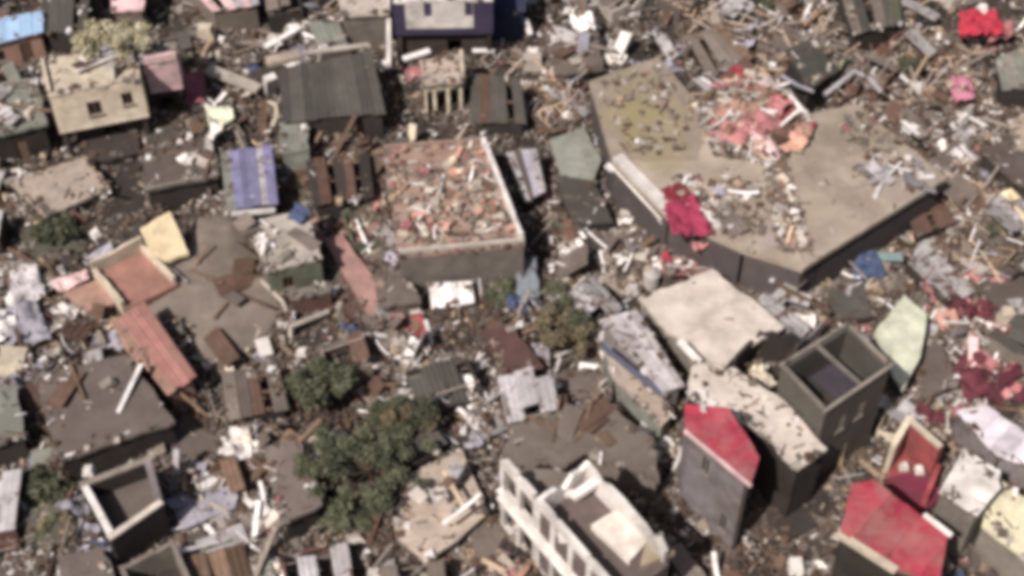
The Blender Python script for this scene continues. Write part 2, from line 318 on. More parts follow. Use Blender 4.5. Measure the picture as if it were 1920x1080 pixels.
def clip(poly, d, v, sgn):
    out = []; n = len(poly)
    for i in range(n):
        a, b = poly[i], poly[(i + 1) % n]; fa, fb = (a.xy.dot(d) - v) * sgn, (b.xy.dot(d) - v) * sgn
        if fa >= 0: out.append(a)
        if fa * fb < 0: out.append(lerp(a, b, fa / (fa - fb)))
    return out
def house(name, label, cat, px, z, wall, roof, rt='slab', th=0.2, over=0.2, ops=None, wins=True, sheets=6, missing=(), mats=None, par=(), recess=None, jag=0.0,
          lowmat=None, floor=None, wallmats=None, base=0.0, foot=True, frame='woodb', sag=0.0, group=None, clutter=3.5, pal='mix', sections=None, strip_dir=None):
    """px: roof outline in the photograph at height z (BL BR FR FL first); walls stand under it on the ground"""
    c = poly_world(px, z); n = len(c); cen = sum(c, Vector()) / n; loc = Vector((cen.x, cen.y, base)); t = thing(name, label, cat, loc, group)
    if foot: FOOT.append([p.xy.copy() for p in c])
    if rt != 'none': ROOFS.append((c, pal, clutter))
    wc = inset(c, over) if over else c; thk = 0.18
    ops = ops or {}
    zb = base - 0.2
    zsplit = None
    if recess: zsplit = recess[0]
    drop = Vector((0, 0, th if rt == 'slab' else 0.06))
    for i in range(n):
        a, b = wc[i] - drop, wc[(i + 1) % n] - drop
        if (b - a).xy.length < 0.6: continue
        e = (b - a); e.z = 0; e.normalize(); inn = Vector((-e.y, e.x, 0))
        mid = (a + b) / 2
        if not inside((mid + inn * 0.15).xy, [p.xy for p in wc]): inn = -inn
        z0 = zsplit if zsplit is not None else zb
        if min(a.z, b.z) - z0 < 0.05: continue
        wm = (wallmats or {}).get(i, wall)
        lst = [(s0 * (b - a).xy.length if s0 <= 1 else s0, 0, 0, 0) for s0 in ()]
        L = (b - a).xy.length
        o2 = [(f0 * L, f1 * L, zl - z0 if zsplit is None else zl, zh - z0 if zsplit is None else zh) for (f0, f1, zl, zh) in ops.get(i, ())]
        mb, d, L = wall_mesh(a, b, inn, thk, z0, o2, jag, thk if i % 2 else 0.0)
        mb.build('wall', wm, t)
        if wins:
            for k, (s0, s1, zl, zh) in enumerate(o2):
                if zl > 0.3: window(t, a, d, inn, s0, s1, z0 + zl, z0 + zh, M[frame], pane=(k + i) % 3 != 2)
                elif lowmat is None and zh > 1.6:        # a door leaf, set back in its opening
                    dm = MB(); q = [Vector((a.x, a.y, 0)) + d * (s0 + .03) + inn * 0.06, Vector((a.x, a.y, 0)) + d * (s1 - .03) + inn * 0.06]
                    q += [q[1] + inn * 0.05, q[0] + inn * 0.05]; dm.hexa([p + Vector((0, 0, z0)) for p in q] + [p + Vector((0, 0, z0 + zh - .03)) for p in q]); dm.build('door', M['woodb'], t)
    if recess:      # open ground floor: slab, columns, wall set back, shade put into the colour
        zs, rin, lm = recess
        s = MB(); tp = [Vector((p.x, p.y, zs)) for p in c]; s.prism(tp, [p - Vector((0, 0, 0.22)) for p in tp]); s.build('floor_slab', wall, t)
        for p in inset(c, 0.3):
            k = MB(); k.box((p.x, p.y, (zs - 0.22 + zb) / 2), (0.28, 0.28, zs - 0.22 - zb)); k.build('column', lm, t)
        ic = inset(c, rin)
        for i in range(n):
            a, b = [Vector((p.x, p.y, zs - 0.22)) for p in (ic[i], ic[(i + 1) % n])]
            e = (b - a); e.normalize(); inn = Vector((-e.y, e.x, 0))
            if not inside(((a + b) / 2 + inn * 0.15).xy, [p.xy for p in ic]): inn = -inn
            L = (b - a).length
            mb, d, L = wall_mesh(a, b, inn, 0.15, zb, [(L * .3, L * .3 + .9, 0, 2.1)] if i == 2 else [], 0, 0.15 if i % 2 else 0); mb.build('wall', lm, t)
    if rt == 'slab' and sections:
        for pl, mm in sections:
            tp = ragged(poly_world(pl, z), .6, .03); s = MB(); s.prism(tp, [p - Vector((0, 0, th)) for p in tp]); s.build('roof_slab', mm, t)
    elif rt == 'slab':
        s = MB()
        top = ragged(c); bot = [p - Vector((0, 0, th)) for p in top]
        m_ = len(top); s.prism(top, bot); r = s.build('roof_slab', roof, t)
    elif rt == 'strips':      # metal sheets laid along the first side of the roof, cut to its outline
        d = Vector((c[1].x - c[0].x, c[1].y - c[0].y)).normalized() if strip_dir is None else (c[strip_dir[1]] - c[strip_dir[0]]).xy.normalized()
        vals = [p.xy.dot(d) for p in c]; lo, hi = min(vals), max(vals); k_ = max(2, round((hi - lo) / .85)); w_ = (hi - lo) / k_
        for q in range(k_):
            pl = clip(clip(c, d, lo + q * w_ - .03, 1), d, lo + (q + 1) * w_ + .03, -1)
            if len(pl) < 3: continue
            up = Vector((0, 0, (q % 2) * .06 + R.uniform(0, .04))); tl = R.uniform(-.03, .03)
            pl = [p + up + Vector((0, 0, tl * (p.x - pl[0].x))) for p in ragged(pl, .5, .045)]
            s = MB(); s.prism(pl, [p - Vector((0, 0, .03)) for p in pl]); s.build('roof_sheet', roof, t)
        f = MB(); q = ragged([p - Vector((0, 0, .045)) for p in c], .5, .02); f.prism(q, [p - Vector((0, 0, .08)) for p in q]); f.build('roof_board', M['woodb'], t)
    elif rt == 'dome':
        n_ = ragged(c, .4, .15); rings = []; K = 7
        for k_ in range(K):
            f_ = k_ / (K - 1); s_ = math.cos(f_ * math.pi / 2 * .97)
            rings.append([Vector((cen.x + (p.x - cen.x) * s_, cen.y + (p.y - cen.y) * s_, z + th * math.sin(f_ * math.pi / 2) + .22 * noise.noise(Vector((p.x * s_, p.y * s_, f_)) * .9) * (k_ > 0))) for p in n_])
        m_ = len(n_); mb = MB(); mb.add([p for r_ in rings for p in r_] + [p - Vector((0, 0, .15)) for p in n_], [(k_ * m_ + i, k_ * m_ + (i + 1) % m_, (k_ + 1) * m_ + (i + 1) % m_, (k_ + 1) * m_ + i) for k_ in range(K - 1) for i in range(m_)] + [tuple((K - 1) * m_ + i for i in range(m_))] + [(K * m_ + i, K * m_ + (i + 1) % m_, (i + 1) % m_, i) for i in range(m_)])
        o = mb.build('roof_cover', roof, t)
        for p in o.data.polygons: p.use_smooth = True
    elif rt == 'sheets':
        roof_sheets(t, c, roof, sheets, missing, mats)
        f = MB(); q = [Vector((p.x, p.y, 0.25)) for p in wc]; f.prism(q, [p - Vector((0, 0, 0.4)) for p in q]); f.build('floor', floor or M['brown'], t)
    for (i, h, tk, m_) in par:
        a, b = c[i], c[(i + 1) % n]; e = b - a; e.z = 0; e.normalize(); inn = Vector((-e.y, e.x, 0))
        if not inside(((a + b) / 2 + inn * 0.15).xy, [p.xy for p in c]): inn = -inn
        a2 = a + inn * 0.01 + Vector((0, 0, h)); b2 = b + inn * 0.01 + Vector((0, 0, h))
        mb, d, L = wall_mesh(a2, b2, inn, tk, min(a.z, b.z) + 0.002, (), 0.0 if h < 0.25 else 0.12, tk if i % 2 else 0.02); mb.build('parapet', m_, t)
    return t

def ruin(name, label, cat, px, z, wall, floor, thk=0.28, jag=0.4, zf=0.3, wallmats=None, ops=None, skip=(), foot=True, cope=None, heights=None):
    """roofless room: thick walls with broken tops round a floor"""
    c = poly_world(px, z); n = len(c); cen = sum(c, Vector()) / n; t = thing(name, label, cat, Vector((cen.x, cen.y, 0)))
    if foot: FOOT.append([p.xy.copy() for p in c])
    f = MB(); q = [Vector((p.x, p.y, zf)) for p in inset(c, 0.05)]; f.prism(q, [Vector((p.x, p.y, -0.25)) for p in q]); f.build('floor', floor, t)
    for i in range(n):
        if i in skip: continue
        a, b = c[i], c[(i + 1) % n]
        e = (b - a); e.z = 0; L = e.length; e.normalize(); inn = Vector((-e.y, e.x, 0))
        if not inside(((a + b) / 2 + inn * 0.15).xy, [p.xy for p in c]): inn = -inn
        o2 = [(f0 * L, f1 * L, zl, zh) for (f0, f1, zl, zh) in (ops or {}).get(i, ())]
        dz = Vector((0, 0, (heights or {}).get(i, 0)))
        mb, d, L = wall_mesh(a + dz, b + dz, inn, thk, -0.2, o2, jag, thk if i % 2 else 0.0); mb.build('wall', (wallmats or {}).get(i, wall), t)
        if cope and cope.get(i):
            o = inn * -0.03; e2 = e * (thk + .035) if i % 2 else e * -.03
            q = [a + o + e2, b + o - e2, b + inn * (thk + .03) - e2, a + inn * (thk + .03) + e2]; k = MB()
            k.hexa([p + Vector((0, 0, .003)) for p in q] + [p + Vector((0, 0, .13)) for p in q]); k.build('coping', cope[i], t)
    return t
def slab(name, label, cat, px, z, th, m, group=None, foot=False, prop=None):
    c = poly_world(px, z); cen = sum(c, Vector()) / len(c)
    rg = ragged(c, .4, .06); mb = MB(); mb.prism(rg, [p - Vector((0, 0, th)) for p in rg]); o = mb.build(name, m, None, Vector((cen.x, cen.y, cen.z - th)))
    if foot: FOOT.append([p.xy.copy() for p in c])
    return tag(o, label, cat, group)
SINGLE = []
def bar(name, label, cat, p0, p1, z0, z1, w_, th, m, group=None):
    a, b = P(*p0, z0), P(*p1, z1); SINGLE.extend([lerp(a, b, f).xy for f in (0, .25, .5, .75, 1)]); d = (b - a).normalized(); s = d.cross(Vector((0, 0, 1))).normalized() * w_ / 2; up = s.cross(d).normalized() * th
    if up.z < 0: up = -up
    mb = MB(); mb.hexa([a - s, b - s, b + s, a + s, a - s + up, b - s + up, b + s + up, a + s + up])
    return tag(mb.build(name, m, None, (a + b) / 2), label, cat, group)
def pipe(name, label, cat, pts, r, m, group=None):
    w_ = [P(x, y, z) for x, y, z in pts]; SINGLE.extend([q.xy for q in w_]); mb = MB(); mb.tube(w_, r, 7)
    return tag(mb.build(name, m, None, w_[0]), label, cat, group)
def cloth(name, label, cat, px, z, m, amp=0.35, seed=0, n=14, group=None, fr=1.3):
    """crumpled sheet over the quad px"""
    c = poly_world(px, z); cen = sum(c, Vector()) / 4; mb = MB(); SINGLE.extend([q.xy for q in c] + [cen.xy])
    def fn(u, v):
        e = 0.10 * noise.noise(Vector((u * 5, v * 5, seed + 9))); e2 = 0.10 * noise.noise(Vector((u * 5, v * 5, seed + 19)))
        p = lerp(lerp(c[0], c[1], u + e2), lerp(c[3], c[2], u + e2), v + e)
        h = noise.noise(Vector((p.x * fr, p.y * fr, seed))) + 0.5 * noise.noise(Vector((p.x * fr * 2.6, p.y * fr * 2.6, seed)))
        return p + Vector((0, 0, amp * (h + 0.4)))
    mb.sheet(fn, n, n, 0.02); o = mb.build(name, m, None, cen)
    for p in o.data.polygons: p.use_smooth = True
    return tag(o, label, cat, group)
def chunk(name, label, cat, px, z, size, m, group=None, seed=0, fl=0.7, rz=0.0):
    a = P(*px, z); mb = MB(); rng = random.Random(seed); SINGLE.append(a.xy)
    mb.box((a.x, a.y, a.z + size[2] / 2), size, Matrix.Rotation(rz, 3, 'Z'), taper=fl, jit=0.10, rng=rng)
    return tag(mb.build(name, m, None, a), label, cat, group)

# ------------------------------------------------------------------ buildings (roof outlines BL BR FR FL)
SB = 'stub'
house('house', 'house with a pale blue metal roof and salmon walls', 'house', [(-75, 50), (79, 22), (80, 62), (-75, 104)], [2.6, 2.6, 2.3, 2.3], M['orange'], M['blue'], 'sheets', sheets=7, ops={2: [(.15, .3, 0, 1.8), (.5, .68, .9, 1.7)]})
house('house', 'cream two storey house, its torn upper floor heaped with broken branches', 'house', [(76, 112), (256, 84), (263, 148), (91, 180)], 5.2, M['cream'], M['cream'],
      recess=(2.5, 0.9, M['dark']), over=0.0, ops={2: [(.13, .25, 1.0, 1.9), (.48, .64, .7, 1.7)]}, par=[(3, .25, .2, M['cream'])])
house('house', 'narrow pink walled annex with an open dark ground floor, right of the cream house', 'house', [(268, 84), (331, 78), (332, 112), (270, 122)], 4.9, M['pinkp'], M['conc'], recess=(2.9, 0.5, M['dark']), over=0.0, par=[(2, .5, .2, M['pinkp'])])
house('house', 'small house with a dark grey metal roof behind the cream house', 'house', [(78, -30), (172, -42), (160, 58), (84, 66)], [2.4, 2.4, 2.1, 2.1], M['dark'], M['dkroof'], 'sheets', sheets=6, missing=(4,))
house('house', 'house with a pale pink concrete roof cut off by the top edge of the photo', 'house', [(212, -40), (268, -42), (268, 16), (208, 20)], 2.6, M['brown'], M['pinkp'])
house('house', 'long house with a pale pink roof at the top edge of the photo', 'house', [(338, -40), (470, -45), (486, 12), (400, 24)], [2.5, 2.5, 2.2, 2.2], M['brown'], M['pinkp'], 'sheets', sheets=6, missing=(1,), mats=[M['pinkp'], M['lav']])
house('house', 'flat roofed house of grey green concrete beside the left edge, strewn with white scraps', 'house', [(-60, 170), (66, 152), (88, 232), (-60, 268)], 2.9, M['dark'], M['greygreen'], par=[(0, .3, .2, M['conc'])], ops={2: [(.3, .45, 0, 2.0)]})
house('house', 'low house under a bare tan concrete roof slab with dark surroundings', 'house', [(12, 338), (158, 295), (207, 352), (84, 405)], [1.7, 1.7, 1.5, 1.5], M['dkgreen'], M['tan'], ops={2: [(.5, .62, .5, 1.2)]})
house('house', 'low house with a dark purple grey slab roof and pale front edge', 'house', [(268, 276), (400, 262), (412, 330), (270, 358)], 2.2, M['dark'], M['mauve'], par=[(2, .12, .15, M['conc'])])
house('house', 'house with a violet blue metal roof and white front edge', 'house', [(415, 285), (508, 274), (520, 384), (428, 398)], [2.6, 2.6, 2.3, 2.3], M['dark'], M['bluew'], 'sheets', sheets=6, mats=[M['greygreen'], M['bluew'], M['bluew'], M['bluew'], M['lav'], M['bluew']], missing=())
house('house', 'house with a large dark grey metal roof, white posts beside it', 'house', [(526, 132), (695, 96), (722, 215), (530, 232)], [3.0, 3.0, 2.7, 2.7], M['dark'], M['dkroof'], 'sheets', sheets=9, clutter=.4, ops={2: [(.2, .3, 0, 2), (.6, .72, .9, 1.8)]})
house('house', 'house with a pale concrete roof and a broken white rim at the top edge', 'house', [(628, -40), (735, -45), (731, 24), (640, 30)], 3.0, M['conc'], M['pale'], par=[(1, .25, .25, M['white'])])
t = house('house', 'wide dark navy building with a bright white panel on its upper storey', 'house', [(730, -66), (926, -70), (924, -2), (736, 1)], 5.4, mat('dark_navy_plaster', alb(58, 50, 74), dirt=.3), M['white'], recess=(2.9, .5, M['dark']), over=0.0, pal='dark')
c0, c1 = P(736, 1, 5.4), P(924, -2, 5.4); e = (c1 - c0); e.z = 0; L = e.length; e.normalize(); o_ = Vector((e.y, -e.x, 0)); a, b = c0 + e * .75 + o_ * .08, c1 - e * 1.25 + o_ * .08; a.z = b.z = 5.42
mb, d, LL = wall_mesh(a, b, -o_, .075, 3.25, [(LL_ * 5.4, LL_ * 5.4 + .5, .9, 2.3) for LL_ in (.22, .70)], 0); mb.build('panel', M['white'], t)
house('house', 'house with a dark blue metal roof at the top edge', 'house', [(905, -40), (985, -42), (985, 26), (918, 30)], [2.7, 2.7, 2.4, 2.4], M['navy'], M['navy'], 'sheets', sheets=4)
house('house', 'small ruined beige house on pale legs with a dark open side', 'house', [(786, 112), (868, 100), (872, 150), (790, 160)], 2.8, M['cream'], M['tan'], ops={2: [(.08, .34, 0, 2.1), (.42, .7, 0, 2.1), (.78, .94, 0, 2.1)]}, wins=False, jag=.2, par=[(1, .5, .25, M['cream'])])
house('house', 'house with a patched dark brown roof right of the beige ruin', 'house', [(886, 140), (975, 150), (985, 236), (884, 232)], [2.0, 2.0, 1.7, 1.7], M['dark'], M['rust'], 'sheets', sheets=6, mats=[M['dkroof'], M['rust'], M['dkroof']], missing=(4,))
house('house', 'square house with a white rimmed flat roof buried in pink rubble', 'house', [(718, 276), (908, 262), (984, 456), (748, 478)], 3.4, mat('stained_grey_plaster', alb(114, 106, 99), dirt=.45), M['pinkfl'], over=.05, th=.3, par=[(1, .5, .24, M['white']), (2, .26, .22, M['pale']), (0, .2, .2, M['pinkfl'])], clutter=22, pal='dust',
      wallmats={3: M['brownred']})
house('house', 'small house with a pale grey green box roof beside dark wreckage', 'house', [(524, 232), (576, 228), (580, 280), (528, 288)], 2.5, M['greygreen'], M['greygreen'], over=.05)
house('house', 'house with a worn grey concrete roof and a green front wall', 'house', [(468, 412), (576, 396), (604, 482), (498, 510)], 2.7, M['greenw'], M['pale'], ops={2: [(.55, .75, .9, 1.8)]}, over=.1)
house('porch', 'low porch with a brown red board front below the green walled house', 'porch', [(540, 545), (616, 532), (620, 545), (545, 560)], 1.6, M['brownred'], M['conc'], over=.03)
slab('ramp', 'sloping slab of pinkish concrete beside the pink rubble house', 'slab', [(604, 446), (640, 440), (722, 548), (762, 598), (698, 606), (660, 540)], [.9, .9, .8, .7, .5, .7], .5, mat('pink_grey_concrete', alb(164, 128, 120), dirt=.3), foot=True)
house('shed', 'shed with a dark purple grey wall at the foot of the pinkish ramp', 'shed', [(700, 512), (756, 506), (790, 566), (712, 575)], 1.6, M['mauve'], M['mauve'])
house('shed', 'small shed with a white dented roof in front of the pink rubble house', 'shed', [(806, 532), (882, 530), (888, 570), (812, 582)], [1.2, 1.2, 1.0, 1.0], M['mauve'], M['wsheet'], 'sheets', sheets=4)
# terrace house at left, brown roof, red roof
ruin('ruined_room', 'roofless room with a pink brown floor and a thin white back wall', 'ruin', [(166, 488), (262, 442), (330, 510), (226, 560)], 2.3, M['cream'], mat('pinkish_brown_floor', alb(158, 116, 104), dirt=.3), thk=.22, jag=.2, zf=1.3, skip=(2,), heights={1: -.5, 3: -.5})
slab('leaning_wall', 'leaning cream wall panel beside the roofless room', 'wall', [(262, 428), (318, 396), (354, 474), (290, 498)], [2.5, 2.6, 1.6, 1.5], .25, mat('bright_cream_plaster', alb(232, 210, 172), dirt=.12))
house('house', 'low wreck under a broad brown grey mud caked cover bulging like a mound', 'house', [(350, 470), (372, 408), (434, 402), (478, 462), (520, 530), (532, 588), (488, 650), (430, 668), (392, 684), (352, 642), (322, 600), (276, 585), (250, 540), (300, 505)], .6, M['brown'], M['brown'], 'dome', th=.5, over=.3, clutter=9)
house('house', 'long narrow house with a dull red metal roof and dusty pale edge', 'house', [(208, 606), (270, 568), (368, 708), (316, 742)], [2.1, 2.3, 2.2, 1.9], M['orange'], M['redroof'], 'sheets', sheets=4, mats=[mat('dusty_red_sheet_metal', alb(160, 128, 112), dirt=.4, dirt_col=(.2, .1, .08)), M['redroof'], M['redroof'], M['redroof']])
slab('fallen_sheet', 'dusty salmon roof panel lying in front of the roofless room', 'roof panel', [(120, 548), (222, 508), (238, 560), (160, 585)], [1.1, 1.2, 1.0, .9], .2, M['orange'], foot=True)
house('house', 'house with a dark mauve flat roof, faint red and blue scraps on it', 'house', [(66, 706), (236, 664), (328, 790), (112, 866)], 2.5, M['dark'], M['mauve'], over=.15, ops={3: [(.3, .45, 0, 2)]})
house('house', 'low green grey roofed house cut by the left edge beside the mauve roof', 'house', [(-70, 735), (30, 722), (48, 820), (-70, 850)], 2.0, M['dark'], M['greygreen'])
slab('fallen_sheet', 'pale grey green panel lying below the mauve roof', 'roof panel', [(56, 846), (112, 832), (122, 862), (60, 874)], .9, .15, M['greygreen'], foot=True)
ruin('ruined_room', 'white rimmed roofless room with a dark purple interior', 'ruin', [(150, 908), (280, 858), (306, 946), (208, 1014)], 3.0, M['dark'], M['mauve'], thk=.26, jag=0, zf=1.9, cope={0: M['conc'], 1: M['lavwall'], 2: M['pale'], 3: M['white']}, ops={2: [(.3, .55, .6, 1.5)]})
chunk('block', 'white lump on the rear left corner of the white rimmed room', 'block', (168, 886), 3.15, (.55, .5, .4), M['white'], seed=141)
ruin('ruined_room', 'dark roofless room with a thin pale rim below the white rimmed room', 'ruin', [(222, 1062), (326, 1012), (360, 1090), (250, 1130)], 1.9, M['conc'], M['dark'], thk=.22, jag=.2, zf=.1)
house('house', 'dark roofed house at the bottom edge left of the white rimmed room', 'house', [(110, 1046), (190, 1024), (226, 1110), (130, 1130)], 1.8, M['dark'], M['mauve'])
house('house', 'house with a dark purple grey slab roof left of the leafy green tree', 'house', [(494, 838), (560, 826), (604, 945), (530, 985)], 1.9, M['dark'], M['mauve'])
house('house', 'house with a tan roof slab holed in the middle, front corner crumbling', 'house', [(752, 898), (866, 842), (914, 962), (797, 1058), (742, 1004)], 1.1, M['brown'], M['tan'], over=.2)
house('house', 'house with a brown grey roof behind the white gable ruin', 'house', [(960, 800), (1120, 748), (1226, 822), (1236, 905), (1100, 850), (1000, 920), (942, 850)], 2.3, M['brown'], M['brown'], over=.15)
# white gable ruin
t = ruin('ruined_house', 'ruined house with a white columned side wall and bright broken gable walls', 'ruin', [(1006, 934), (1100, 862), (1262, 1025), (1156, 1108)], 6.0, M['white'], mat('dusty_dark_floor', alb(96, 84, 80), dirt=.35), thk=.24, jag=1.0, zf=4.6, skip=(2, 3))
a, b = P(937, 856, 6.0), P(1156, 1110, 5.8); e = (b - a); e.z = 0; L = e.length; e.normalize(); inn = Vector((-e.y, e.x, 0))
if inn.x < 0: inn = -inn
ops_ = []; s0 = .3
while s0 < L - 1.2: ops_.append((s0, s0 + .95)); s0 += 1.3
lo_, hi_ = a.copy(), b.copy(); lo_.z = hi_.z = 2.75
mb, d, L = wall_mesh(a, b, inn, .24, 3.0, [(s0, s1, .55, 2.35) for s0, s1 in ops_], .5); mb.build('side_wall', M['white'], t)
mb, d, L = wall_mesh(lo_, hi_, inn, .24, -.2, [(s0, s1, .9, 2.5) for s0, s1 in ops_], 0); mb.build('side_wall', M['white'], t)
for z0, n0 in ((2.752, 'floor_band'), (3.42, 'sill_band')):
    q = [a - inn * .2, a + e * L * .98 - inn * .2, a + e * L * .98 + inn * (.26 if z0 < 3 else -.004), a + inn * (.26 if z0 < 3 else -.004)]; k2 = MB(); k2.hexa([Vector((p.x, p.y, z0)) for p in q] + [Vector((p.x, p.y, z0 + (.246 if z0 < 3 else .14))) for p in q]); k2.build(n0, M['white'], t)
# the other walls and the floor of the two storeys behind the white side wall
q = [P(945, 862, 4.4), P(1010, 846, 4.4), P(1262, 1025, 4.4), P(1156, 1108, 4.4)]
k2 = MB(); q = inset([a.copy(), P(1000, 868, 4.4), P(1090, 880, 4.4), P(1250, 1030, 4.4), b.copy()], .3); q = [Vector((p.x, p.y, 4.55)) for p in q]; k2.prism(ragged(q), [p - Vector((0, 0, .25)) for p in ragged(q)]); k2.build('upper_floor', M['brown'], t)
FOOT.append([p.xy.copy() for p in q])
# lavender roofs / big pale roof
house('house', 'house with a lavender grey metal roof and a blue gutter line', 'house', [(1126, 598), (1192, 582), (1282, 726), (1246, 742)], [2.7, 2.8, 2.6, 2.4], M['lavwall'], M['lav'], 'sheets', sheets=4)
house('house', 'lean-to with a pale tan metal roof under the lavender grey roof', 'house', [(1130, 656), (1142, 652), (1262, 768), (1240, 800), (1148, 705)], 1.9, M['greygreen'], M['tan'], over=.05)
bar('gutter', 'blue gutter along the edge of the lavender grey roof', 'gutter', (1128, 650), (1246, 745), 2.35, 2.3, .28, .16, mat('slate_blue_paint', alb(88, 90, 106), dirt=.2))
house('house', 'house with a big plain pale grey flat roof', 'house', [(1200, 562), (1334, 504), (1404, 556), (1470, 612), (1420, 640), (1362, 684), (1300, 670)], 2.3, M['conc'], M['pale'], over=.15, clutter=.3)
# warehouse
WH = [(1104, 152), (1234, 106), (1300, 182), (1400, 250), (1545, 206), (1606, 196), (1776, 334), (1545, 478), (1505, 505), (1395, 470), (1248, 404), (1148, 302)]
WHM = mat('stained_roof_concrete', alb(156, 142, 128), dirt=.5, dirt_col=(.15, .115, .085), scale=.55, var=.22)
for wp, rr, cc, am in (((1205, 215), 2.6, (.25, .21, .105), .85), ((1180, 150), 1.8, (.22, .19, .12), .6), ((1240, 290), 1.6, (.24, .20, .11), .6), ((1600, 250), 2.6, (.17, .14, .10), .6), ((1530, 400), 1.8, (.36, .28, .22), .6), ((1330, 400), 2.0, (.30, .27, .24), .7), ((1700, 340), 1.8, (.27, .22, .20), .7), ((1460, 440), 1.2, (.34, .28, .28), .7)):
    patch(WHM, P(*wp, 3.5), rr, cc, am)
house('warehouse', 'long warehouse with a stained flat concrete roof and pink debris across its middle', 'warehouse', WH, 3.5, mat('grimy_shaded_plaster', alb(84, 76, 76), dirt=.45), M['olive'], over=.12, th=.3, par=[(10, .3, .7, M['white'])], clutter=.9,  # wall colour darkened to imitate the shadow under the roof edge
      sections=[([(1104, 152), (1234, 106), (1300, 182), (1322, 196), (1310, 300), (1148, 302)], WHM), ([(1148, 302), (1310, 300), (1322, 196), (1400, 250), (1452, 368), (1512, 500), (1505, 505), (1395, 470), (1248, 404)], WHM),
                ([(1400, 250), (1545, 206), (1606, 196), (1776, 334), (1545, 478), (1512, 500), (1452, 368)], WHM)])
for k, dz in enumerate((3.0, 2.5, 2.0)):
    pipe('pipe', ['white pipe running just under the warehouse roof edge', 'middle pipe of three along the warehouse side wall', 'lowest pipe of three along the warehouse side wall'][k], 'pipe', [(1141 - k * 3, 306 + k * 3, dz), (1190, 358, dz), (1240 + k * 2, 412 + k * 8, dz - .1)], .075, M['white'] if k != 1 else M['lav'])
pipe('pipe', 'long pale pipe bending down from the warehouse corner to the rubble', 'pipe', [(1160, 345, 1.5), (1196, 388, 1.4), (1236, 436, 1.1), (1242, 470, .6), (1238, 500, .4)], .10, M['pale'])
# concrete two bay block
def block():
    px = [(1466, 686), (1589, 610), (1670, 688), (1548, 772)]
    t = house('concrete_block', 'grey concrete building whose open top is split in two by a beam', 'building', px, 6.6, M['dkroof'], M['dark'], rt='none', over=0.0, ops={2: [(.3, .42, 4.0, 5.2), (.6, .72, 4.0, 5.2), (.35, .5, .9, 2.3)]}, wallmats={1: M['dkroof'], 2: M['mauve']}, frame='conc')
    c = poly_world(px, 6.6); rr = random.Random(4)
    for p in inset(c, .12):          # bare reinforcing rods left standing at the corners
        k = MB()
        for _ in range(4): o = p + Vector((rr.uniform(-.1, .1), rr.uniform(-.1, .1), .1)); k.tube([o, o + Vector((rr.uniform(-.2, .2), rr.uniform(-.2, .2), rr.uniform(.6, 1.0)))], .02, 4)
        k.build('rebar', M['rust'], t)
    ic = inset(c, .2); m0, m1 = lerp(ic[0], ic[1], .5), lerp(ic[3], ic[2], .55)
    for q, mm in (((ic[0], m0, m1, ic[3]), mat('gloom_green_floor', alb(44, 45, 40), dirt=.3)), ((m0, ic[1], ic[2], m1), mat('dark_violet_floor', alb(64, 58, 68), dirt=.25))):  # dark gloom of the open cells is put into these floor colours
        f = MB(); q = [Vector((p.x, p.y, 4.4)) for p in q]; f.prism(q, [p - Vector((0, 0, .2)) for p in q]); f.build('floor', mm, t)
    for i, (a, b) in enumerate([(c[0], c[1]), (c[1], c[2]), (c[2], c[3]), (c[3], c[0]), (lerp(c[0], c[1], .5), lerp(c[3], c[2], .55))]):
        d = (b - a).normalized(); s = Vector((-d.y, d.x, 0)) * .085; k = MB(); o = d * (.11 if i in (1, 3) else -.11 if i < 4 else .11)
        a2, b2 = a + o, b - o
        z = Vector((0, 0, .003)); u = Vector((0, 0, .16)); k.hexa([a2 - s + z, b2 - s + z, b2 + s + z, a2 + s + z, a2 - s + u, b2 - s + u, b2 + s + u, a2 + s + u]); k.build('rim_beam', M['conc'], t)
block()
slab('fallen_sheet', 'torn pale green roof panel right of the concrete block', 'roof panel', [(1640, 624), (1696, 552), (1738, 590), (1726, 668), (1694, 732), (1668, 690)], [2.6, 2.4, 2.3, 2.3, 2.2, 2.4], .2, M['palegreen'], foot=True)
house('house', 'house wing with a long pale stained roof slab in front of the dark hole', 'house', [(1296, 678), (1378, 690), (1470, 752), (1552, 842), (1496, 880), (1412, 800), (1290, 740)], 4.8, M['dark'], M['pale'], over=.1, clutter=6)
house('house', 'house with a bright crimson metal roof and grimy grey plaster walls', 'house', [(1284, 758), (1366, 764), (1424, 858), (1407, 910), (1284, 808)], [6.3, 6.5, 6.3, 6.0, 6.0], M['lavwall'], M['crimson'], 'strips', strip_dir=(2, 3), over=.15, wallmats={2: M['dark'], 1: M['maroon']}, clutter=.6, ops={3: [(.2, .32, 1.0, 2.3), (.6, .74, 3.9, 5.2), (.62, .74, .9, 2.2)]}, frame='conc')  # right-hand walls get darker colours to imitate their shaded side
bar('long_board', 'thin pale board along the lower left eave of the crimson roof', 'board', (1283, 810), (1408, 914), 5.95, 5.95, .14, .16, M['pinkp'])
ruin('ruined_room', 'roofless red walled room with a pale broken rim', 'ruin', [(1672, 830), (1702, 780), (1776, 845), (1752, 905)], 3.2, M['redin'], M['redin'], thk=.26, jag=.25, zf=.9, skip=(3,), wallmats={0: M['cream']}, cope={0: M['cream'], 1: M['cream']}, heights={2: -1.0})
slab('concrete_slab', 'dark crimson floor slab between the red room and the large red roof', 'slab', [(1660, 895), (1740, 880), (1772, 930), (1730, 962), (1680, 945)], 1.2, .5, mat('dark_crimson_concrete', alb(112, 44, 62), dirt=.3), foot=True)
house('house', 'house with a large faded crimson roof and pale fascia at the bottom edge', 'house', [(1596, 908), (1638, 900), (1776, 1006), (1762, 1094), (1676, 1068), (1574, 1000)], 5.0, M['dark'], M['crim2'], 'strips', strip_dir=(4, 5), over=.2, clutter=.6)
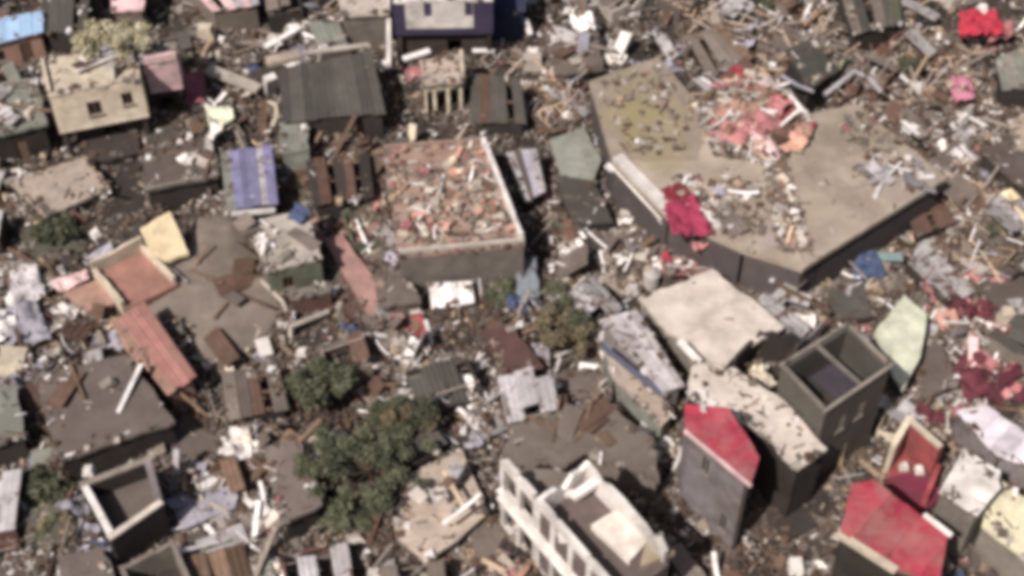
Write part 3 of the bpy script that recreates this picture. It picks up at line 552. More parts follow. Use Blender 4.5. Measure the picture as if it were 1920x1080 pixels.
bar('long_board', 'pale fascia board along the lower edge of the faded crimson roof', 'board', (1569, 1002), (1680, 1073), 4.9, 4.9, .35, .22, M['cream'])
bar('long_board', 'pale board along the right edge of the faded crimson roof', 'board', (1732, 966), (1784, 1006), 5.12, 5.12, .22, .12, M['white'])
house('house', 'house with a bright white flat roof beside the faded crimson roof', 'house', [(1760, 924), (1806, 844), (1864, 876), (1876, 916), (1832, 968)], 4.4, M['conc'], M['white'], 'strips', over=.1)
house('house', 'house with a long cream green roof running off the right edge', 'house', [(1866, 892), (1960, 960), (1975, 1090), (1840, 984)], [3.0, 3.0, 2.8, 2.8], M['conc'], mat('cream_green_sheet_metal', alb(214, 204, 174), dirt=.25), 'slab', over=.1)
house('house', 'house with a pale lavender white roof at the right edge above the white roof', 'house', [(1792, 770), (1850, 762), (1960, 836), (1960, 880), (1868, 858)], [2.4, 2.5, 2.5, 2.3, 2.3], M['lavwall'], mat('lavender_white_sheet_metal', alb(214, 204, 210), dirt=.2, rough=.55), 'strips', strip_dir=(1, 2), over=.1)
slab('road', None, None, [(1838, 470), (1990, 560), (1990, 660), (1880, 590), (1820, 520)], .55, .75, M['mauve'])['kind'] = 'structure'
house('house', 'house with a ribbed grey metal roof at the right edge under the red tarpaulin', 'house', [(1868, 112), (1975, 60), (1985, 165), (1880, 172)], [2.2, 2.4, 2.2, 2.0], M['dark'], M['greygreen'], 'sheets', sheets=7, mats=[M['greygreen'], M['conc']])
house('house', 'house with a beige roof at the right edge above the grey one', 'house', [(1890, 228), (1975, 190), (1985, 285), (1912, 282)], [2.2, 2.3, 2.1, 2.0], M['brown'], M['tan'])
house('house', 'house with a dark purple grey roof right of the warehouse corner', 'house', [(1836, 278), (1892, 262), (1985, 330), (1985, 372), (1900, 340)], 2.0, M['dark'], M['mauve'])
house('house', 'house with a dark slab roof behind the pink debris on the warehouse', 'house', [(1474, 92), (1520, 72), (1574, 130), (1516, 168)], 3.0, M['dark'], M['dkroof'])
house('house', 'house with a dark olive roof at the top edge left of the red tarpaulin', 'house', [(1568, -40), (1680, -45), (1690, 46), (1602, 66)], [2.2, 2.2, 2.0, 2.0], M['dark'], MATS['dark_green_paint'], 'sheets', sheets=6, mats=[M['brown'], M['dkroof'], M['dkgreen']], missing=(2,))
slab('fallen_sheet', 'grey green roof panel sagging beside the warehouse end', 'roof panel', [(1030, 262), (1094, 238), (1128, 300), (1110, 340), (1050, 326)], [1.3, 1.4, 1.2, 1.0, 1.0], .15, M['greygreen'], foot=True)
house('house', 'low house with a dark teal grey roof below the sagging grey green panel', 'house', [(1040, 330), (1112, 338), (1150, 416), (1072, 420)], 1.4, M['dark'], M['dkroof'])
house('house', 'house with a rounded lavender roof right of the pink rubble house', 'house', [(950, 288), (1004, 280), (1022, 362), (984, 380)], [1.7, 1.8, 1.6, 1.5], M['dark'], M['lavc'], 'sheets', sheets=4, mats=[M['lav'], M['mauve'], M['lavc']])
house('house', 'house with a dark reddish roof in front of the dry brown tree', 'house', [(900, 620), (965, 612), (1020, 690), (940, 700)], 1.4, M['dark'], mat('dark_red_brown_sheet_metal', alb(92, 66, 62), dirt=.3))
house('house', 'house with a dark patched roof among white planks near the top edge', 'house', [(1020, 60), (1120, 52), (1130, 130), (1040, 142)], 1.6, M['dark'], M['mauve'])
house('house', 'house with a dim brown roof above the red rubble, top middle', 'house', [(1290, 70), (1350, 52), (1410, 110), (1330, 150)], [1.6, 1.7, 1.5, 1.4], M['dark'], M['brown'], 'sheets', sheets=5, mats=[M['brown'], M['woodb'], M['brown']], missing=(1,))
house('house', 'flattened house with a grey purple roof beside the maroon sheets', 'house', [(1700, 640), (1760, 630), (1800, 720), (1730, 748)], 1.1, M['dark'], M['mauve'])
house('house', 'flattened house with an olive grey roof in the lower left corner', 'house', [(40, 960), (120, 940), (142, 1010), (60, 1040)], 1.0, M['dark'], M['dkgreen'])
house('house', 'flattened house with a brown roof below the mauve roof', 'house', [(418, 700), (520, 690), (540, 770), (430, 790)], [1.2, 1.2, 1.0, 1.0], M['dark'], M['brown'], 'sheets', sheets=5, mats=[M['brown'], M['mauve'], M['rust']], missing=(3,))
house('house', 'house with a dark brown slab roof between scattered timber right of the blue debris', 'house', [(1690, 380), (1760, 360), (1790, 420), (1720, 446)], 1.2, M['dark'], M['rust'], 'sheets', sheets=5, missing=(2,))
house('house', 'wrecked house with a half stripped brown roof below the violet blue roof', 'house', [(575, 300), (690, 290), (700, 372), (590, 388)], [1.6, 1.6, 1.4, 1.4], M['dark'], M['rust'], 'sheets', sheets=7, mats=[M['dark'], M['rust'], M['mauve']], missing=(2, 5))
for q, z, mm, lb in (([(108, 258), (258, 214), (264, 284), (186, 306)], .9, 'dark', 'low dark slab painted as shade in front of the cream house'), ([(206, 318), (262, 300), (270, 396), (190, 420)], .7, 'dark', 'dark slab painted as shade between the tan slab and the purple slab roof'),
                     ([(272, 196), (332, 186), (340, 262), (274, 268)], .8, 'dkroof', 'dark low slab painted as shade in front of the pink walled annex'), ([(30, 420), (110, 430), (160, 470), (60, 490)], .5, 'dkgreen', 'dark green slab painted as shaded ground below the tan slab'),
                     ([(1430, 920), (1540, 890), (1570, 960), (1450, 1030)], .6, 'dark', 'dark low slab in the alley between the two crimson roofs'), ([(1040, 700), (1110, 690), (1130, 740), (1050, 752)], .6, 'mauve', 'low mauve roof behind the brown grey roof'),
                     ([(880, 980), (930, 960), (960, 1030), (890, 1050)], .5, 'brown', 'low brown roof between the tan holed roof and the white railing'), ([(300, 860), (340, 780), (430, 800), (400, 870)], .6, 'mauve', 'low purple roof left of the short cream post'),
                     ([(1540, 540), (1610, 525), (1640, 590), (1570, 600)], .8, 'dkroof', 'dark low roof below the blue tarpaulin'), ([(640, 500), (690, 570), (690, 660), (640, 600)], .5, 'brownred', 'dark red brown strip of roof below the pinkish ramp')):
    house('house', lb, 'house', q, z, M['dark'], M[mm], over=.05, clutter=3, pal='dark')  # dark slabs by the cream house, annex and tan slab imitate shadowed ground
ruin('ruined_room', 'dark hollow with added walls shading it between the big pale roof and the concrete block', 'ruin', [(1368, 676), (1424, 618), (1510, 622), (1476, 690), (1436, 750)], 2.6, M['dark'], M['hole'], thk=.18, jag=.9, zf=.05)  # walls added to shade the hollow, floor colour near black for gloom
# ------------------------------------------------------------------ single pieces that stand out
bar('beam', 'pale broken beam lying across the rubble right of the annex', 'beam', (390, 132), (486, 170), 1.6, 1.2, .75, .25, M['pale'])
chunk('wall_block', 'cream block of wall standing near the long pink roof', 'block', (388, 72), .8, (1.3, 1.1, .9), M['cream'], seed=3)
cloth('tarpaulin', 'crumpled pale tarpaulin hanging below the pale broken beam', 'tarpaulin', [(386, 206), (440, 204), (436, 240), (394, 246)], 1.0, M['palegreen'], .5, 3)
cloth('cloth', 'dull red cloth crumpled between the annex and the pale beam', 'cloth', [(338, 140), (384, 136), (386, 196), (340, 204)], .8, mat('dull_red_cloth', alb(150, 90, 96), dirt=.2), .4, 5)
pipe('pole', 'white pole standing at the corner of the tan roof slab', 'pole', [(204, 364, .0), (205, 360, 2.2)], .09, M['white'])
bar('plank', 'long white plank lying along the dark metal roof', 'plank', (498, 90), (563, 52), 1.4, 1.4, .38, .1, M['wsheet'])
bar('fallen_beam', 'pale tan ledge behind the dark metal roof', 'ledge', (500, 120), (562, 106), 2.6, 2.6, .8, .3, M['tan'])
bar('long_beam', 'pale rim beam along the back of the dark metal roof', 'beam', (566, 102), (692, 86), 3.1, 3.1, .3, .16, M['pale'])
bar('post', 'stout white post left of the dark metal roof', 'post', (510, 150), (510, 182), 2.0, .3, .75, .5, M['white'])
pipe('bent_frame', 'white bent frame below the stout white post', 'frame', [(502, 192, .9), (518, 196, 1.1), (520, 215, 1.1), (512, 236, .5)], .14, M['cream'])  # a bent tube frame, like the pair behind the warehouse
bar('broken_wall', 'white wall stub on the right of the dark metal roof', 'wall', (729, 40), (729, 126), 2.2, 1.8, .3, .3, M['white'])
bar('broken_wall', 'short white wall end turning left beside the white wall stub', 'wall', (706, 125), (726, 123), 1.8, 1.8, .42, .3, M['white'])
bar('plank', 'white plank leaning on the back of the beige ruin', 'plank', (756, 112), (806, 96), 2.9, 3.0, .42, .12, M['wsheet'])
bar('board', 'white board standing between the beige ruin and the pink rubble house', 'board', (776, 232), (772, 270), 1.7, .4, .5, .14, M['cream'])
bar('plank', 'thin white plank right of the beige ruin', 'plank', (886, 96), (927, 96), 1.2, 1.1, .3, .1, M['wsheet'])
chunk('block', 'bright white cube lying in the dark wreckage below the box roof', 'block', (604, 332), .6, (.65, .6, .5), M['white'], seed=8)
bar('block', 'white slab leaning beside the pale box roof', 'slab', (584, 246), (602, 266), 1.2, .8, .5, .25, M['white'])
bar('long_board', 'bright white eave board along the violet blue roof', 'board', (434, 403), (516, 396), 2.28, 2.28, .34, .14, M['white'])
chunk('block', 'white lump beside the front of the dark purple slab roof', 'block', (395, 376), .3, (.75, .5, .4), M['white'], seed=12)
bar('plank', 'pale forked plank lying on the worn grey roof', 'plank', (492, 440), (494, 478), 2.8, 2.75, .28, .1, M['wsheet'])
bar('plank', 'short pale plank slanting off the forked plank', 'plank', (480, 462), (494, 446), 2.78, 2.86, .22, .1, M['wsheet'])
bar('plank', 'short pale plank slanting right of the forked plank', 'plank', (496, 448), (516, 464), 2.9, 2.78, .2, .1, M['wsheet'])
pipe('gutter_pipe', 'pale curved pipe sagging in front of the green walled house', 'pipe', [(430, 498, .8), (470, 512, .9), (500, 535, .9), (530, 565, .8), (543, 598, .5)], .13, M['pale'])
pipe('gutter_pipe', 'pale bent pipe below the brown red porch', 'pipe', [(545, 634, .3), (545, 612, .7), (575, 600, .8), (616, 584, .7)], .15, M['pale'])
bar('fallen_slab', 'white door leaf lying flat below the bulging brown roof', 'door', (452, 655), (476, 618), .6, .7, .8, .1, M['cream'])
bar('fallen_slab', 'white door leaf on the right of two lying side by side', 'door', (500, 668), (490, 636), .6, .7, .75, .1, M['white'])
bar('board', 'pale board lying below the two white door leaves', 'board', (440, 720), (424, 676), .5, .6, .45, .1, M['cream'])
slab('wood_sheet', 'pale triangular board standing in grass left of the leafy tree', 'board', [(610, 655), (622, 654), (634, 690), (594, 688)], [1.0, 1.0, .5, .5], .1, M['cream'])
chunk('block', 'small white block left of the pale triangular board', 'block', (566, 664), .3, (.6, .45, .35), M['white'], seed=21)
bar('pillar', 'pale concrete pillar stub below the pink rubble house', 'pillar', (772, 545), (778, 588), 1.3, .4, .55, .4, M['pale'])
cloth('cloth', 'faded red cloth in the rubble below the pink rubble house', 'cloth', [(730, 600), (796, 592), (800, 632), (732, 640)], .5, M['redin'], .35, 14)
cloth('sheet', 'pink white crumpled sheet at the left corner of the roofless room', 'sheet', [(98, 530), (164, 508), (168, 524), (112, 552)], 1.2, M['pinkp'], .3, 17)
chunk('wall_block', 'cream block of masonry at the left edge below the grey scraps', 'block', (30, 690), .4, (1.6, 1.9, 1.0), M['cream'], seed=31)
for k, (q, mm, lb) in enumerate([([(20, 520), (70, 500), (90, 560), (30, 590)], 'lav', 'lavender grey sheet crumpled upright near the left edge'), ([(0, 580), (70, 570), (100, 640), (10, 650)], 'lavc', 'wide lavender sheet folded over the left rubble'), ([(-30, 610), (30, 590), (40, 640), (-20, 660)], 'wsheet', 'white bent sheet beside the left edge')]):
    cloth('metal_sheet', lb, 'sheet', q, .9, M[mm], .6, 40 + k)
bar('post', 'tall pale post leaning right of the white rimmed room', 'post', (334, 840), (330, 916), 2.4, .5, .3, .22, M['lav'])
bar('post', 'short cream post left of the dark slab roof near the tree', 'post', (466, 814), (462, 850), 1.4, .4, .36, .25, M['cream'])
slab('metal_sheet', 'large curled lavender sheet right of the white rimmed room', 'sheet', [(326, 958), (380, 940), (430, 908), (446, 930), (440, 952), (342, 992)], [1.0, 1.1, 1.3, 1.2, 1.0, .8], .12, M['lavc'])
slab('metal_sheet', 'lower dusty lavender sheet under the large curled one', 'sheet', [(352, 1018), (452, 980), (466, 1010), (382, 1040)], [.7, .8, .7, .6], .12, M['lav'])
slab('metal_sheet', 'pale green sheet lying flat at the bottom edge', 'sheet', [(402, 1050), (500, 1040), (520, 1095), (410, 1100)], [.6, .7, .6, .5], .1, M['greygreen'])
cloth('tarpaulin', 'pale grey tarpaulin spread left of the leafy tree', 'tarpaulin', [(560, 826), (645, 806), (660, 850), (596, 880)], .9, M['pale'], .25, 51)
chunk('block', 'small pale green block below the pale tarpaulin', 'block', (656, 884), .3, (.7, .5, .35), M['palegreen'], seed=33)
chunk('block', 'white lump at the bottom edge below the leafy tree', 'block', (700, 1078), .3, (.7, .6, .4), M['white'], seed=35)
for a, b, z0, z1, w_, lb in (((1076, 936), (1128, 900), 4.8, 5.5, .4, 'white fallen beam leaning inside the white ruined house'), ((1040, 926), (1074, 930), 4.9, 4.8, .25, 'short white cross wall piece inside the white ruined house')):
    bar('beam', lb, 'beam', a, b, z0, z1, w_, .3, M['white'])
slab('concrete_slab', 'bright pale floor slab inside the white ruined house', 'slab', [(1108, 984), (1168, 948), (1224, 1000), (1180, 1052)], 5.0, .35, mat('chalky_plaster', alb(214, 202, 192), dirt=.35))
slab('concrete_slab', 'olive dusty floor slab at the right of the white ruined house', 'slab', [(1214, 1006), (1240, 996), (1266, 1036), (1200, 1062)], 4.9, .3, M['olive'])
chunk('block', 'small white block on the dark floor of the white ruined house', 'block', (1060, 1010), 4.62, (.6, .5, .35), M['white'], seed=61)
bar('bolster', 'bright white plank lying on the big pale roof', 'plank', (1274, 642), (1312, 682), 3.05, 3.05, .34, .18, M['white'])
chunk('block', 'small white block on the lavender roof corner', 'block', (1218, 634), 2.75, (.5, .35, .3), M['white'], seed=63)
pipe('pipe', 'white bent pipe curving round the foot of the dry brown tree', 'pipe', [(966, 602, .5), (974, 630, .5), (990, 652, .5), (1012, 664, .5), (1030, 668, .5)], .16, M['white'])
# white water tank
t = thing('water_tank', 'round white water tank standing in rubble left of the pale roof', 'tank', P(1220, 536, 0)); q = P(1220, 536, 0)
k = MB(); k.tube([q + Vector((0, 0, z)) for z in (.1, 1.0)], .46, 16); k.build('tank_body', M['white'], t)
k = MB(); k.tube([q + Vector((0, 0, z)) for z in (1.002, 1.12, 1.2)], .40, 16, r2=.15); k.build('lid', M['white'], t)
chunk('block', 'white block beside the round water tank', 'block', (1186, 548), .3, (.7, .5, .45), M['white'], seed=65)
# red cloths
cloth('tarpaulin', 'bright red tarpaulin crumpled on timber at the top right', 'tarpaulin', [(1794, 30), (1862, 22), (1882, 66), (1802, 74)], 1.6, mat('scarlet_tarpaulin', alb(156, 46, 62), dirt=.1), .7, 71, n=20)
cloth('tarpaulin', 'pinkish flap of tarpaulin trailing from the bright red one', 'tarpaulin', [(1860, 48), (1896, 44), (1898, 70), (1850, 84)], 1.0, M['pinkc'], .5, 72)
chunk('sack', 'round white sack above the bright red tarpaulin', 'sack', (1840, 22), 1.6, (.7, .6, .5), M['white'], seed=73)
cloth('cloth', 'magenta cloth heaped at the front edge of the warehouse roof', 'cloth', [(1238, 388), (1300, 372), (1340, 442), (1262, 446)], 3.65, mat('bright_magenta_cloth', alb(164, 62, 88), dirt=.05), .5, 74, n=18)
cloth('cloth', 'pink cloth trailing below the magenta heap', 'cloth', [(1290, 428), (1338, 420), (1346, 462), (1300, 470)], 2.4, M['pinkc'], .5, 75)
cloth('cloth', 'dark red cloth behind the magenta heap', 'cloth', [(1240, 352), (1284, 346), (1296, 382), (1246, 384)], 3.65, mat('wine_red_cloth', alb(128, 48, 56), dirt=.1), .4, 76)
for k, (q, mm, lb) in enumerate([([(1396, 214), (1440, 196), (1476, 240), (1420, 262)], 'pinkc', 'rosy cloth in the middle of the warehouse debris'), ([(1440, 196), (1480, 180), (1510, 214), (1468, 236)], 'redin', 'dull red cloth at the back of the warehouse debris'),
        ([(1452, 256), (1500, 244), (1516, 276), (1470, 292)], 'salmon', 'salmon sheet at the front of the warehouse debris'), ([(1492, 226), (1528, 236), (1518, 268), (1490, 262)], 'orange', 'tan orange sheet right in the warehouse debris'), ([(1404, 252), (1450, 262), (1462, 300), (1420, 290)], 'pinkp', 'pale pink sheet spilled down the warehouse roof')]):
    cloth('cloth', lb, 'cloth', q, 3.7, M[mm], .5, 80 + k, n=14)
bar('plank', 'white plank sticking out of the warehouse debris', 'plank', (1480, 180), (1510, 214), 4.2, 3.9, .25, .1, M['wsheet'])
pipe('bent_frame', 'pale lavender bent frame behind the warehouse', 'frame', [(1546, 178, 3.2), (1572, 158, 3.5), (1602, 134, 3.6), (1630, 146, 3.3), (1652, 172, 2.6)], .17, M['lav'])
pipe('bent_frame', 'thin lavender rail left of the bent frame', 'frame', [(1466, 142, 3.5), (1496, 160, 3.4), (1526, 172, 3.3)], .1, M['lavc'])
chunk('block', 'bright cream block in the timber above the warehouse corner', 'block', (1716, 172), .8, (.8, .7, .6), M['white'], seed=88)
cloth('cloth', 'purple pink cloth in the rubble right of the warehouse', 'cloth', [(1780, 156), (1822, 148), (1826, 190), (1788, 204)], .7, mat('dusty_pink_cloth', alb(172, 112, 128), dirt=.2), .5, 89)
for k, (a, b, lb) in enumerate((((1692, 228), (1722, 254), 'white plank along the back edge of the warehouse roof'), ((1806, 214), (1848, 238), 'white plank near the purple pink cloth'), ((1800, 274), (1828, 302), 'cream plank right of the warehouse corner'), ((1640, 372), (1656, 330), 'bent white strip on the right end of the warehouse roof'), ((1664, 318), (1700, 328), 'short white strip beside the bent strip on the warehouse roof'), ((1718, 334), (1752, 332), 'bright white rod at the right corner of the warehouse roof'))):
    z = 3.55 if 'roof' in lb else .9
    bar('plank', lb, 'plank', a, b, z, z + .1, .26, .1, M['wsheet'])
# right hand pieces
ruin('window_surround', 'cream wall fragment with a square window hole at the right edge', 'wall', [(1874, 362), (1896, 352), (1950, 398), (1928, 416)], 1.6, mat('bright_cream_plaster', (0, 0, 0)), M['brown'], thk=.3, jag=.1, zf=.2, foot=False)
bar('metal_strip', 'teal metal strip lying right of the warehouse front corner', 'sheet', (1626, 480), (1692, 484), .9, .9, .6, .1, M['teal'])
cloth('tarpaulin', 'blue tarpaulin crumpled beside the teal strip', 'tarpaulin', [(1590, 470), (1636, 464), (1660, 520), (1600, 530)], .8, M['bluec'], .5, 93)
cloth('tarpaulin', 'blue grey plastic caught left of the dry brown tree', 'tarpaulin', [(966, 506), (1006, 494), (1012, 560), (972, 580)], .8, mat('slate_blue_plastic', alb(110, 114, 120), dirt=.4), .6, 94)
bar('slab_strip', 'long pale slab tilted beside the grey road', 'slab', (1796, 484), (1846, 514), .8, 1.1, .8, .2, M['pale'])
slab('board', 'salmon board lying right of the pale green panel', 'board', [(1752, 585), (1790, 578), (1800, 612), (1766, 622)], [1.0, 1.0, .8, .8], .12, M['salmon'])
chunk('block', 'tall cream white block right of the salmon board', 'block', (1884, 604), .7, (.9, .8, .9), M['cream'], seed=96)
bar('slab_strip', 'pinkish white slab standing above the maroon sheets', 'slab', (1822, 634), (1824, 692), 1.4, .7, .5, .3, M['pinkp'])
for k, (q, lb) in enumerate((([(1782, 700), (1830, 690), (1862, 742), (1812, 756)], 'maroon sheet bent over the rubble at the right'), ([(1826, 690), (1862, 704), (1880, 750), (1850, 762)], 'smaller maroon sheet beside the bent maroon one'))):
    cloth('metal_sheet', lb, 'sheet', q, 1.0, M['maroon'], .5, 97 + k)
for k, (a, lb) in enumerate((((1694, 878), 'left white knob shaped pot on the crimson floor slab'), ((1722, 884), 'right white knob shaped pot on the crimson floor slab'))):
    chunk('pot', lb, 'pot', a, 1.22, (.42, .42, .35), M['white'], seed=100 + k)
chunk('block', 'small white vent block on the crimson roof', 'block', (1318, 768), 6.42, (.3, .3, .3), M['white'], seed=103)
chunk('sack', 'white bundle at the bottom edge left of the faded crimson roof', 'sack', (1490, 1068), .4, (.8, .9, .6), M['white'], seed=104)
cloth('tarpaulin', 'tan sheet crumpled in the dark hole beside the concrete block', 'tarpaulin', [(1400, 694), (1428, 688), (1462, 728), (1424, 742)], 1.2, M['cream'], .5, 105)
# top middle white things
bar('boat_hull', 'long white slab standing behind the left end of the warehouse', 'slab', (1176, 66), (1154, 112), 1.6, 1.0, .75, .35, M['white'])
cloth('metal_sheet', 'white crumpled sheet on the dark patched roof near the top', 'sheet', [(1066, 36), (1110, 28), (1118, 56), (1078, 64)], 1.8, M['wsheet'], .4, 110)
chunk('wall_block', 'pale box shaped block below the dark patched roof', 'block', (998, 126), .4, (1.4, 1.0, .9), M['pale'], seed=111)
bar('plank', 'white upright plank left of the dark patched roof', 'plank', (984, 36), (994, 66), 1.4, .8, .35, .15, M['wsheet'])

# ------------------------------------------------------------------ trees
def leaves(mb, cen, rad, n, size, rng, clumps=26, nm=2):
    cl = []
    for _ in range(clumps):
        d = Vector((rng.gauss(0, 1), rng.gauss(0, 1), rng.gauss(0, .8))).normalized() * rng.uniform(.45, 1.0)
        cl.append((cen + Vector((d.x * rad[0], d.y * rad[1], d.z * rad[2])), rng.uniform(.28, .5) * min(rad), rng.randrange(nm)))
    for _ in range(n):
        c, r, mi = cl[rng.randrange(clumps)]
        p = c + Vector((rng.gauss(0, .55), rng.gauss(0, .55), rng.gauss(0, .45))) * r
        a = Vector((rng.uniform(-1, 1), rng.uniform(-1, 1), rng.uniform(-.6, .6))).normalized(); b = a.cross(Vector((rng.uniform(-1, 1), rng.uniform(-1, 1), 1.2))).normalized()
        s = size * rng.uniform(.6, 1.4)
        mb.add([p - a * s, p + b * s * .45, p + a * s, p - b * s * .45], [(0, 1, 2, 3)], mi if rng.random() < .8 else rng.randrange(nm))
    return cl
def tree(name, label, px, h, rad, n, mats, seed, size=.2, low=.0, clumps=26):
    rng = random.Random(seed); b = P(*px, 0); t = thing(name, label, 'tree' if h > 2 else 'shrub', b)
    cen = b + Vector((0, 0, h)); c = MB(); cl = leaves(c, cen, rad, n, size, rng, clumps, len(mats))
    k = MB(); k.tube([b - Vector((0, 0, .3)), b + Vector((.06, .04, h * .5)), cen], .17 if h > 2 else .07, 7, r2=.07 if h > 2 else .03)
    tr = k.build('trunk' if h > 2 else 'stem', M['bark'], t)
    for (q, r, mi) in cl[:9]:
        l = MB(); s = b + Vector((.05, .03, h * .55)); l.tube([s, lerp(s, q, .5) + Vector((0, 0, .15)), q], .06, 5, r2=.015); l.build('limb', M['bark'], tr)
    c.build('crown', mats, t)
G, O, D = M['leaf'], M['leaf2'], M['dry']
tree('leafy_tree', 'dense dark green tree in the lower middle of the town', (695, 905), 2.0, (3.3, 3.4, .8), 10500, [G, O, G, G, O], 1, .12, clumps=52)
tree('leafy_tree', 'lower olive green tree beside the dense dark green tree', (760, 825), 1.9, (1.5, 1.3, .9), 3600, [O, G, D], 2, .17)
tree('leafy_tree', 'small dark olive tree behind the dense dark green tree', (606, 760), 2.0, (1.7, 1.6, .9), 4200, [O, G, O], 3, .17)
tree('dry_tree', 'dry brown tree matted with debris in the middle of the ruins', (1050, 640), 1.6, (2.0, 2.3, .8), 6000, [D, D, O], 4, .15, clumps=30)
tree('shrub', 'dark green shrub in shade below the tan roof slab', (110, 452), .9, (1.3, 1.1, .6), 2400, [G, G, O], 5, .15)
tree('shrub', 'olive shrub below the pale grey green panel at the left', (95, 925), 1.0, (1.7, 1.2, .7), 3200, [O, G, O], 6, .15)
tree('shrub', 'yellowish shrub near the lower left corner', (112, 1012), .8, (1.0, .8, .5), 1600, [O, D, O], 7, .14)
tree('shrub', 'green shrub in front of the pink rubble house', (936, 566), .8, (1.0, .9, .6), 1700, [G, O, G], 8, .14)
tree('shrub', 'green shrub at the top edge behind the rubble', (1400, 22), 1.1, (1.6, 1.2, .7), 2400, [G, O, O], 9, .16)
tree('shrub', 'olive shrub on the ground beside the magenta cloth', (1378, 420), 1.0, (.9, .8, .5), 0 + 1300, [O, G, D], 10, .14)
tree('shrub', 'greenish shrub among fallen timber above the warehouse corner', (1700, 150), 1.0, (1.1, 1.0, .6), 1800, [O, D, O], 11, .15)
tree('shrub', 'dark shrub in the rubble under the cream window fragment', (1860, 440), .8, (1.2, 1.0, .5), 1700, [G, O, D], 12, .15)
tree('shrub', 'dark shrub behind the cream house', (168, 50), 1.2, (1.0, .9, .6), 1500, [G, G, O], 13, .16)
tree('shrub', 'low green shrub left of the tan holed roof', (650, 980), .7, (1.3, 1.2, .5), 2200, [G, O, O], 14, .14)
# greenery and branches heaped on the cream house's upper floor
rng = random.Random(5); c = MB(); q = P(212, 92, 5.3); ym = [mat('pale_yellow_leaves', (.50, .45, .32), dirt=0, var=.35, bump=0), mat('straw_leaves', (.30, .26, .16), dirt=0, var=.4, bump=0), O]
leaves(c, q + Vector((.1, .3, .6)), (2.5, 1.7, .8), 6000, .14, rng, 46, 2)
for _ in range(26):
    a = q + Vector((rng.uniform(-2, 2), rng.uniform(-1.2, 1.4), rng.uniform(.1, .9))); c.tube([a, a + Vector((rng.uniform(-1.2, 1.2), rng.uniform(-.8, .8), rng.uniform(-.2, .6)))], .04, 5, r2=.015)
tag(c.build('branch_heap', ym, None, q), 'heap of pale yellow broken branches on the cream house', 'branches', kind='stuff')

# ------------------------------------------------------------------ wreckage: every larger piece its own object
KINDS = {}
def mk_plank(r):
    L = r.uniform(1.3, 3.0); w_ = r.uniform(.16, .28); m = MB(); e = r.uniform(-.15, .15)
    m.hexa([Vector(v) for v in ((-L / 2, -w_ / 2, 0), (L / 2 + e, -w_ / 2, 0), (L / 2 - e, w_ / 2, 0), (-L / 2 + e, w_ / 2, 0), (-L / 2, -w_ / 2, .04), (L / 2 + e, -w_ / 2, .05), (L / 2 - e, w_ / 2, .04), (-L / 2 + e, w_ / 2, .05))]); return m
def mk_beam(r):
    L = r.uniform(2.0, 4.2); s = r.uniform(.11, .17); m = MB(); m.box((0, 0, s / 2), (L, s, s), jit=.01, rng=r); return m
def mk_sheet(r):
    L = r.uniform(1.5, 2.6); w_ = r.uniform(.7, 1.0); m = MB(); nu = 8; bend = r.uniform(-.5, .5); fold = r.uniform(.2, .8); tw = r.uniform(-.25, .25)
    def fn(u, v):
        x = (u - .5) * w_; y = (v - .5) * L; z = (.025 if round(u * nu) % 2 else 0) + bend * (v - fold) ** 2 + tw * (u - .5) * (v - .5) * 2
        return (x, y, z + .05)
    m.sheet(fn, nu, 5, .012); return m
def mk_board(r):
    w_, l = r.uniform(.4, .95), r.uniform(.6, 1.6); k = r.uniform(.1, .4); m = MB()
    p = [Vector(v) for v in ((-w_ / 2, -l / 2, .04), (w_ / 2, -l / 2, .04), (w_ / 2, l / 2 * (1 - k), .05), (w_ / 2 * (1 - k * 2), l / 2, .05), (-w_ / 2, l / 2 * r.uniform(.7, 1), .04))]
    m.prism(p, [v - Vector((0, 0, .035)) for v in p]); return m
def mk_chunk(r):
    m = MB(); s = r.uniform(.32, .75); m.box((0, 0, s * .16), (s, s * r.uniform(.4, .8), s * r.uniform(.25, .5)), taper=r.uniform(.5, .85), jit=.2, rng=r); return m
def mk_pole(r):
    L = r.uniform(2.0, 4.0); m = MB(); b = r.uniform(-.2, .2); m.tube([(-L / 2, 0, .06), (0, b, .08), (L / 2, 0, .06)], .055, 6); return m
def mk_rag(r):
    s = r.uniform(.7, 1.5); m = MB(); sd = r.uniform(0, 99)
    def fn(u, v): 
        return ((u - .5) * s * (1 + .3 * noise.noise(Vector((v * 3, sd, 0)))), (v - .5) * s * .8 * (1 + .3 * noise.noise(Vector((u * 3, sd, 5)))), .18 + .3 * noise.noise(Vector((u * 3.2, v * 3.2, sd))))
    m.sheet(fn, 8, 8, .02); return m
def mk_strip(r):
    L = r.uniform(1.0, 2.2); m = MB(); k = r.uniform(-.6, .6); kz = r.uniform(0, .5); w_ = r.uniform(.1, .2)
    m.sheet(lambda u, v: (v * L - L / 2, (u - .5) * w_ + k * (v - .5) ** 2, .06 + kz * v * v), 1, 6, .02); return m
def mk_frame(r):
    w_, l, t_ = r.uniform(.8, 1.2), r.uniform(1.0, 1.8), .08; m = MB()
    for x in (-w_ / 2, w_ / 2): m.box((x, 0, .05), (t_, l, .07))
    for y in (-l / 2, 0, l / 2): m.box((0, y, .05), (w_ - t_ - .004, t_, .06))
    return m
GEN = dict(plank=(mk_plank, 6), timber_beam=(mk_beam, 5), metal_sheet=(mk_sheet, 7), broken_board=(mk_board, 6), concrete_chunk=(mk_chunk, 7), pole=(mk_pole, 4), rag=(mk_rag, 6), bent_strip=(mk_strip, 6), timber_lattice=(mk_frame, 4))
CATS = dict(plank='plank', timber_beam='beam', metal_sheet='metal sheet', broken_board='board', concrete_chunk='rubble', pole='pole', rag='cloth', bent_strip='metal strip', timber_lattice='frame')
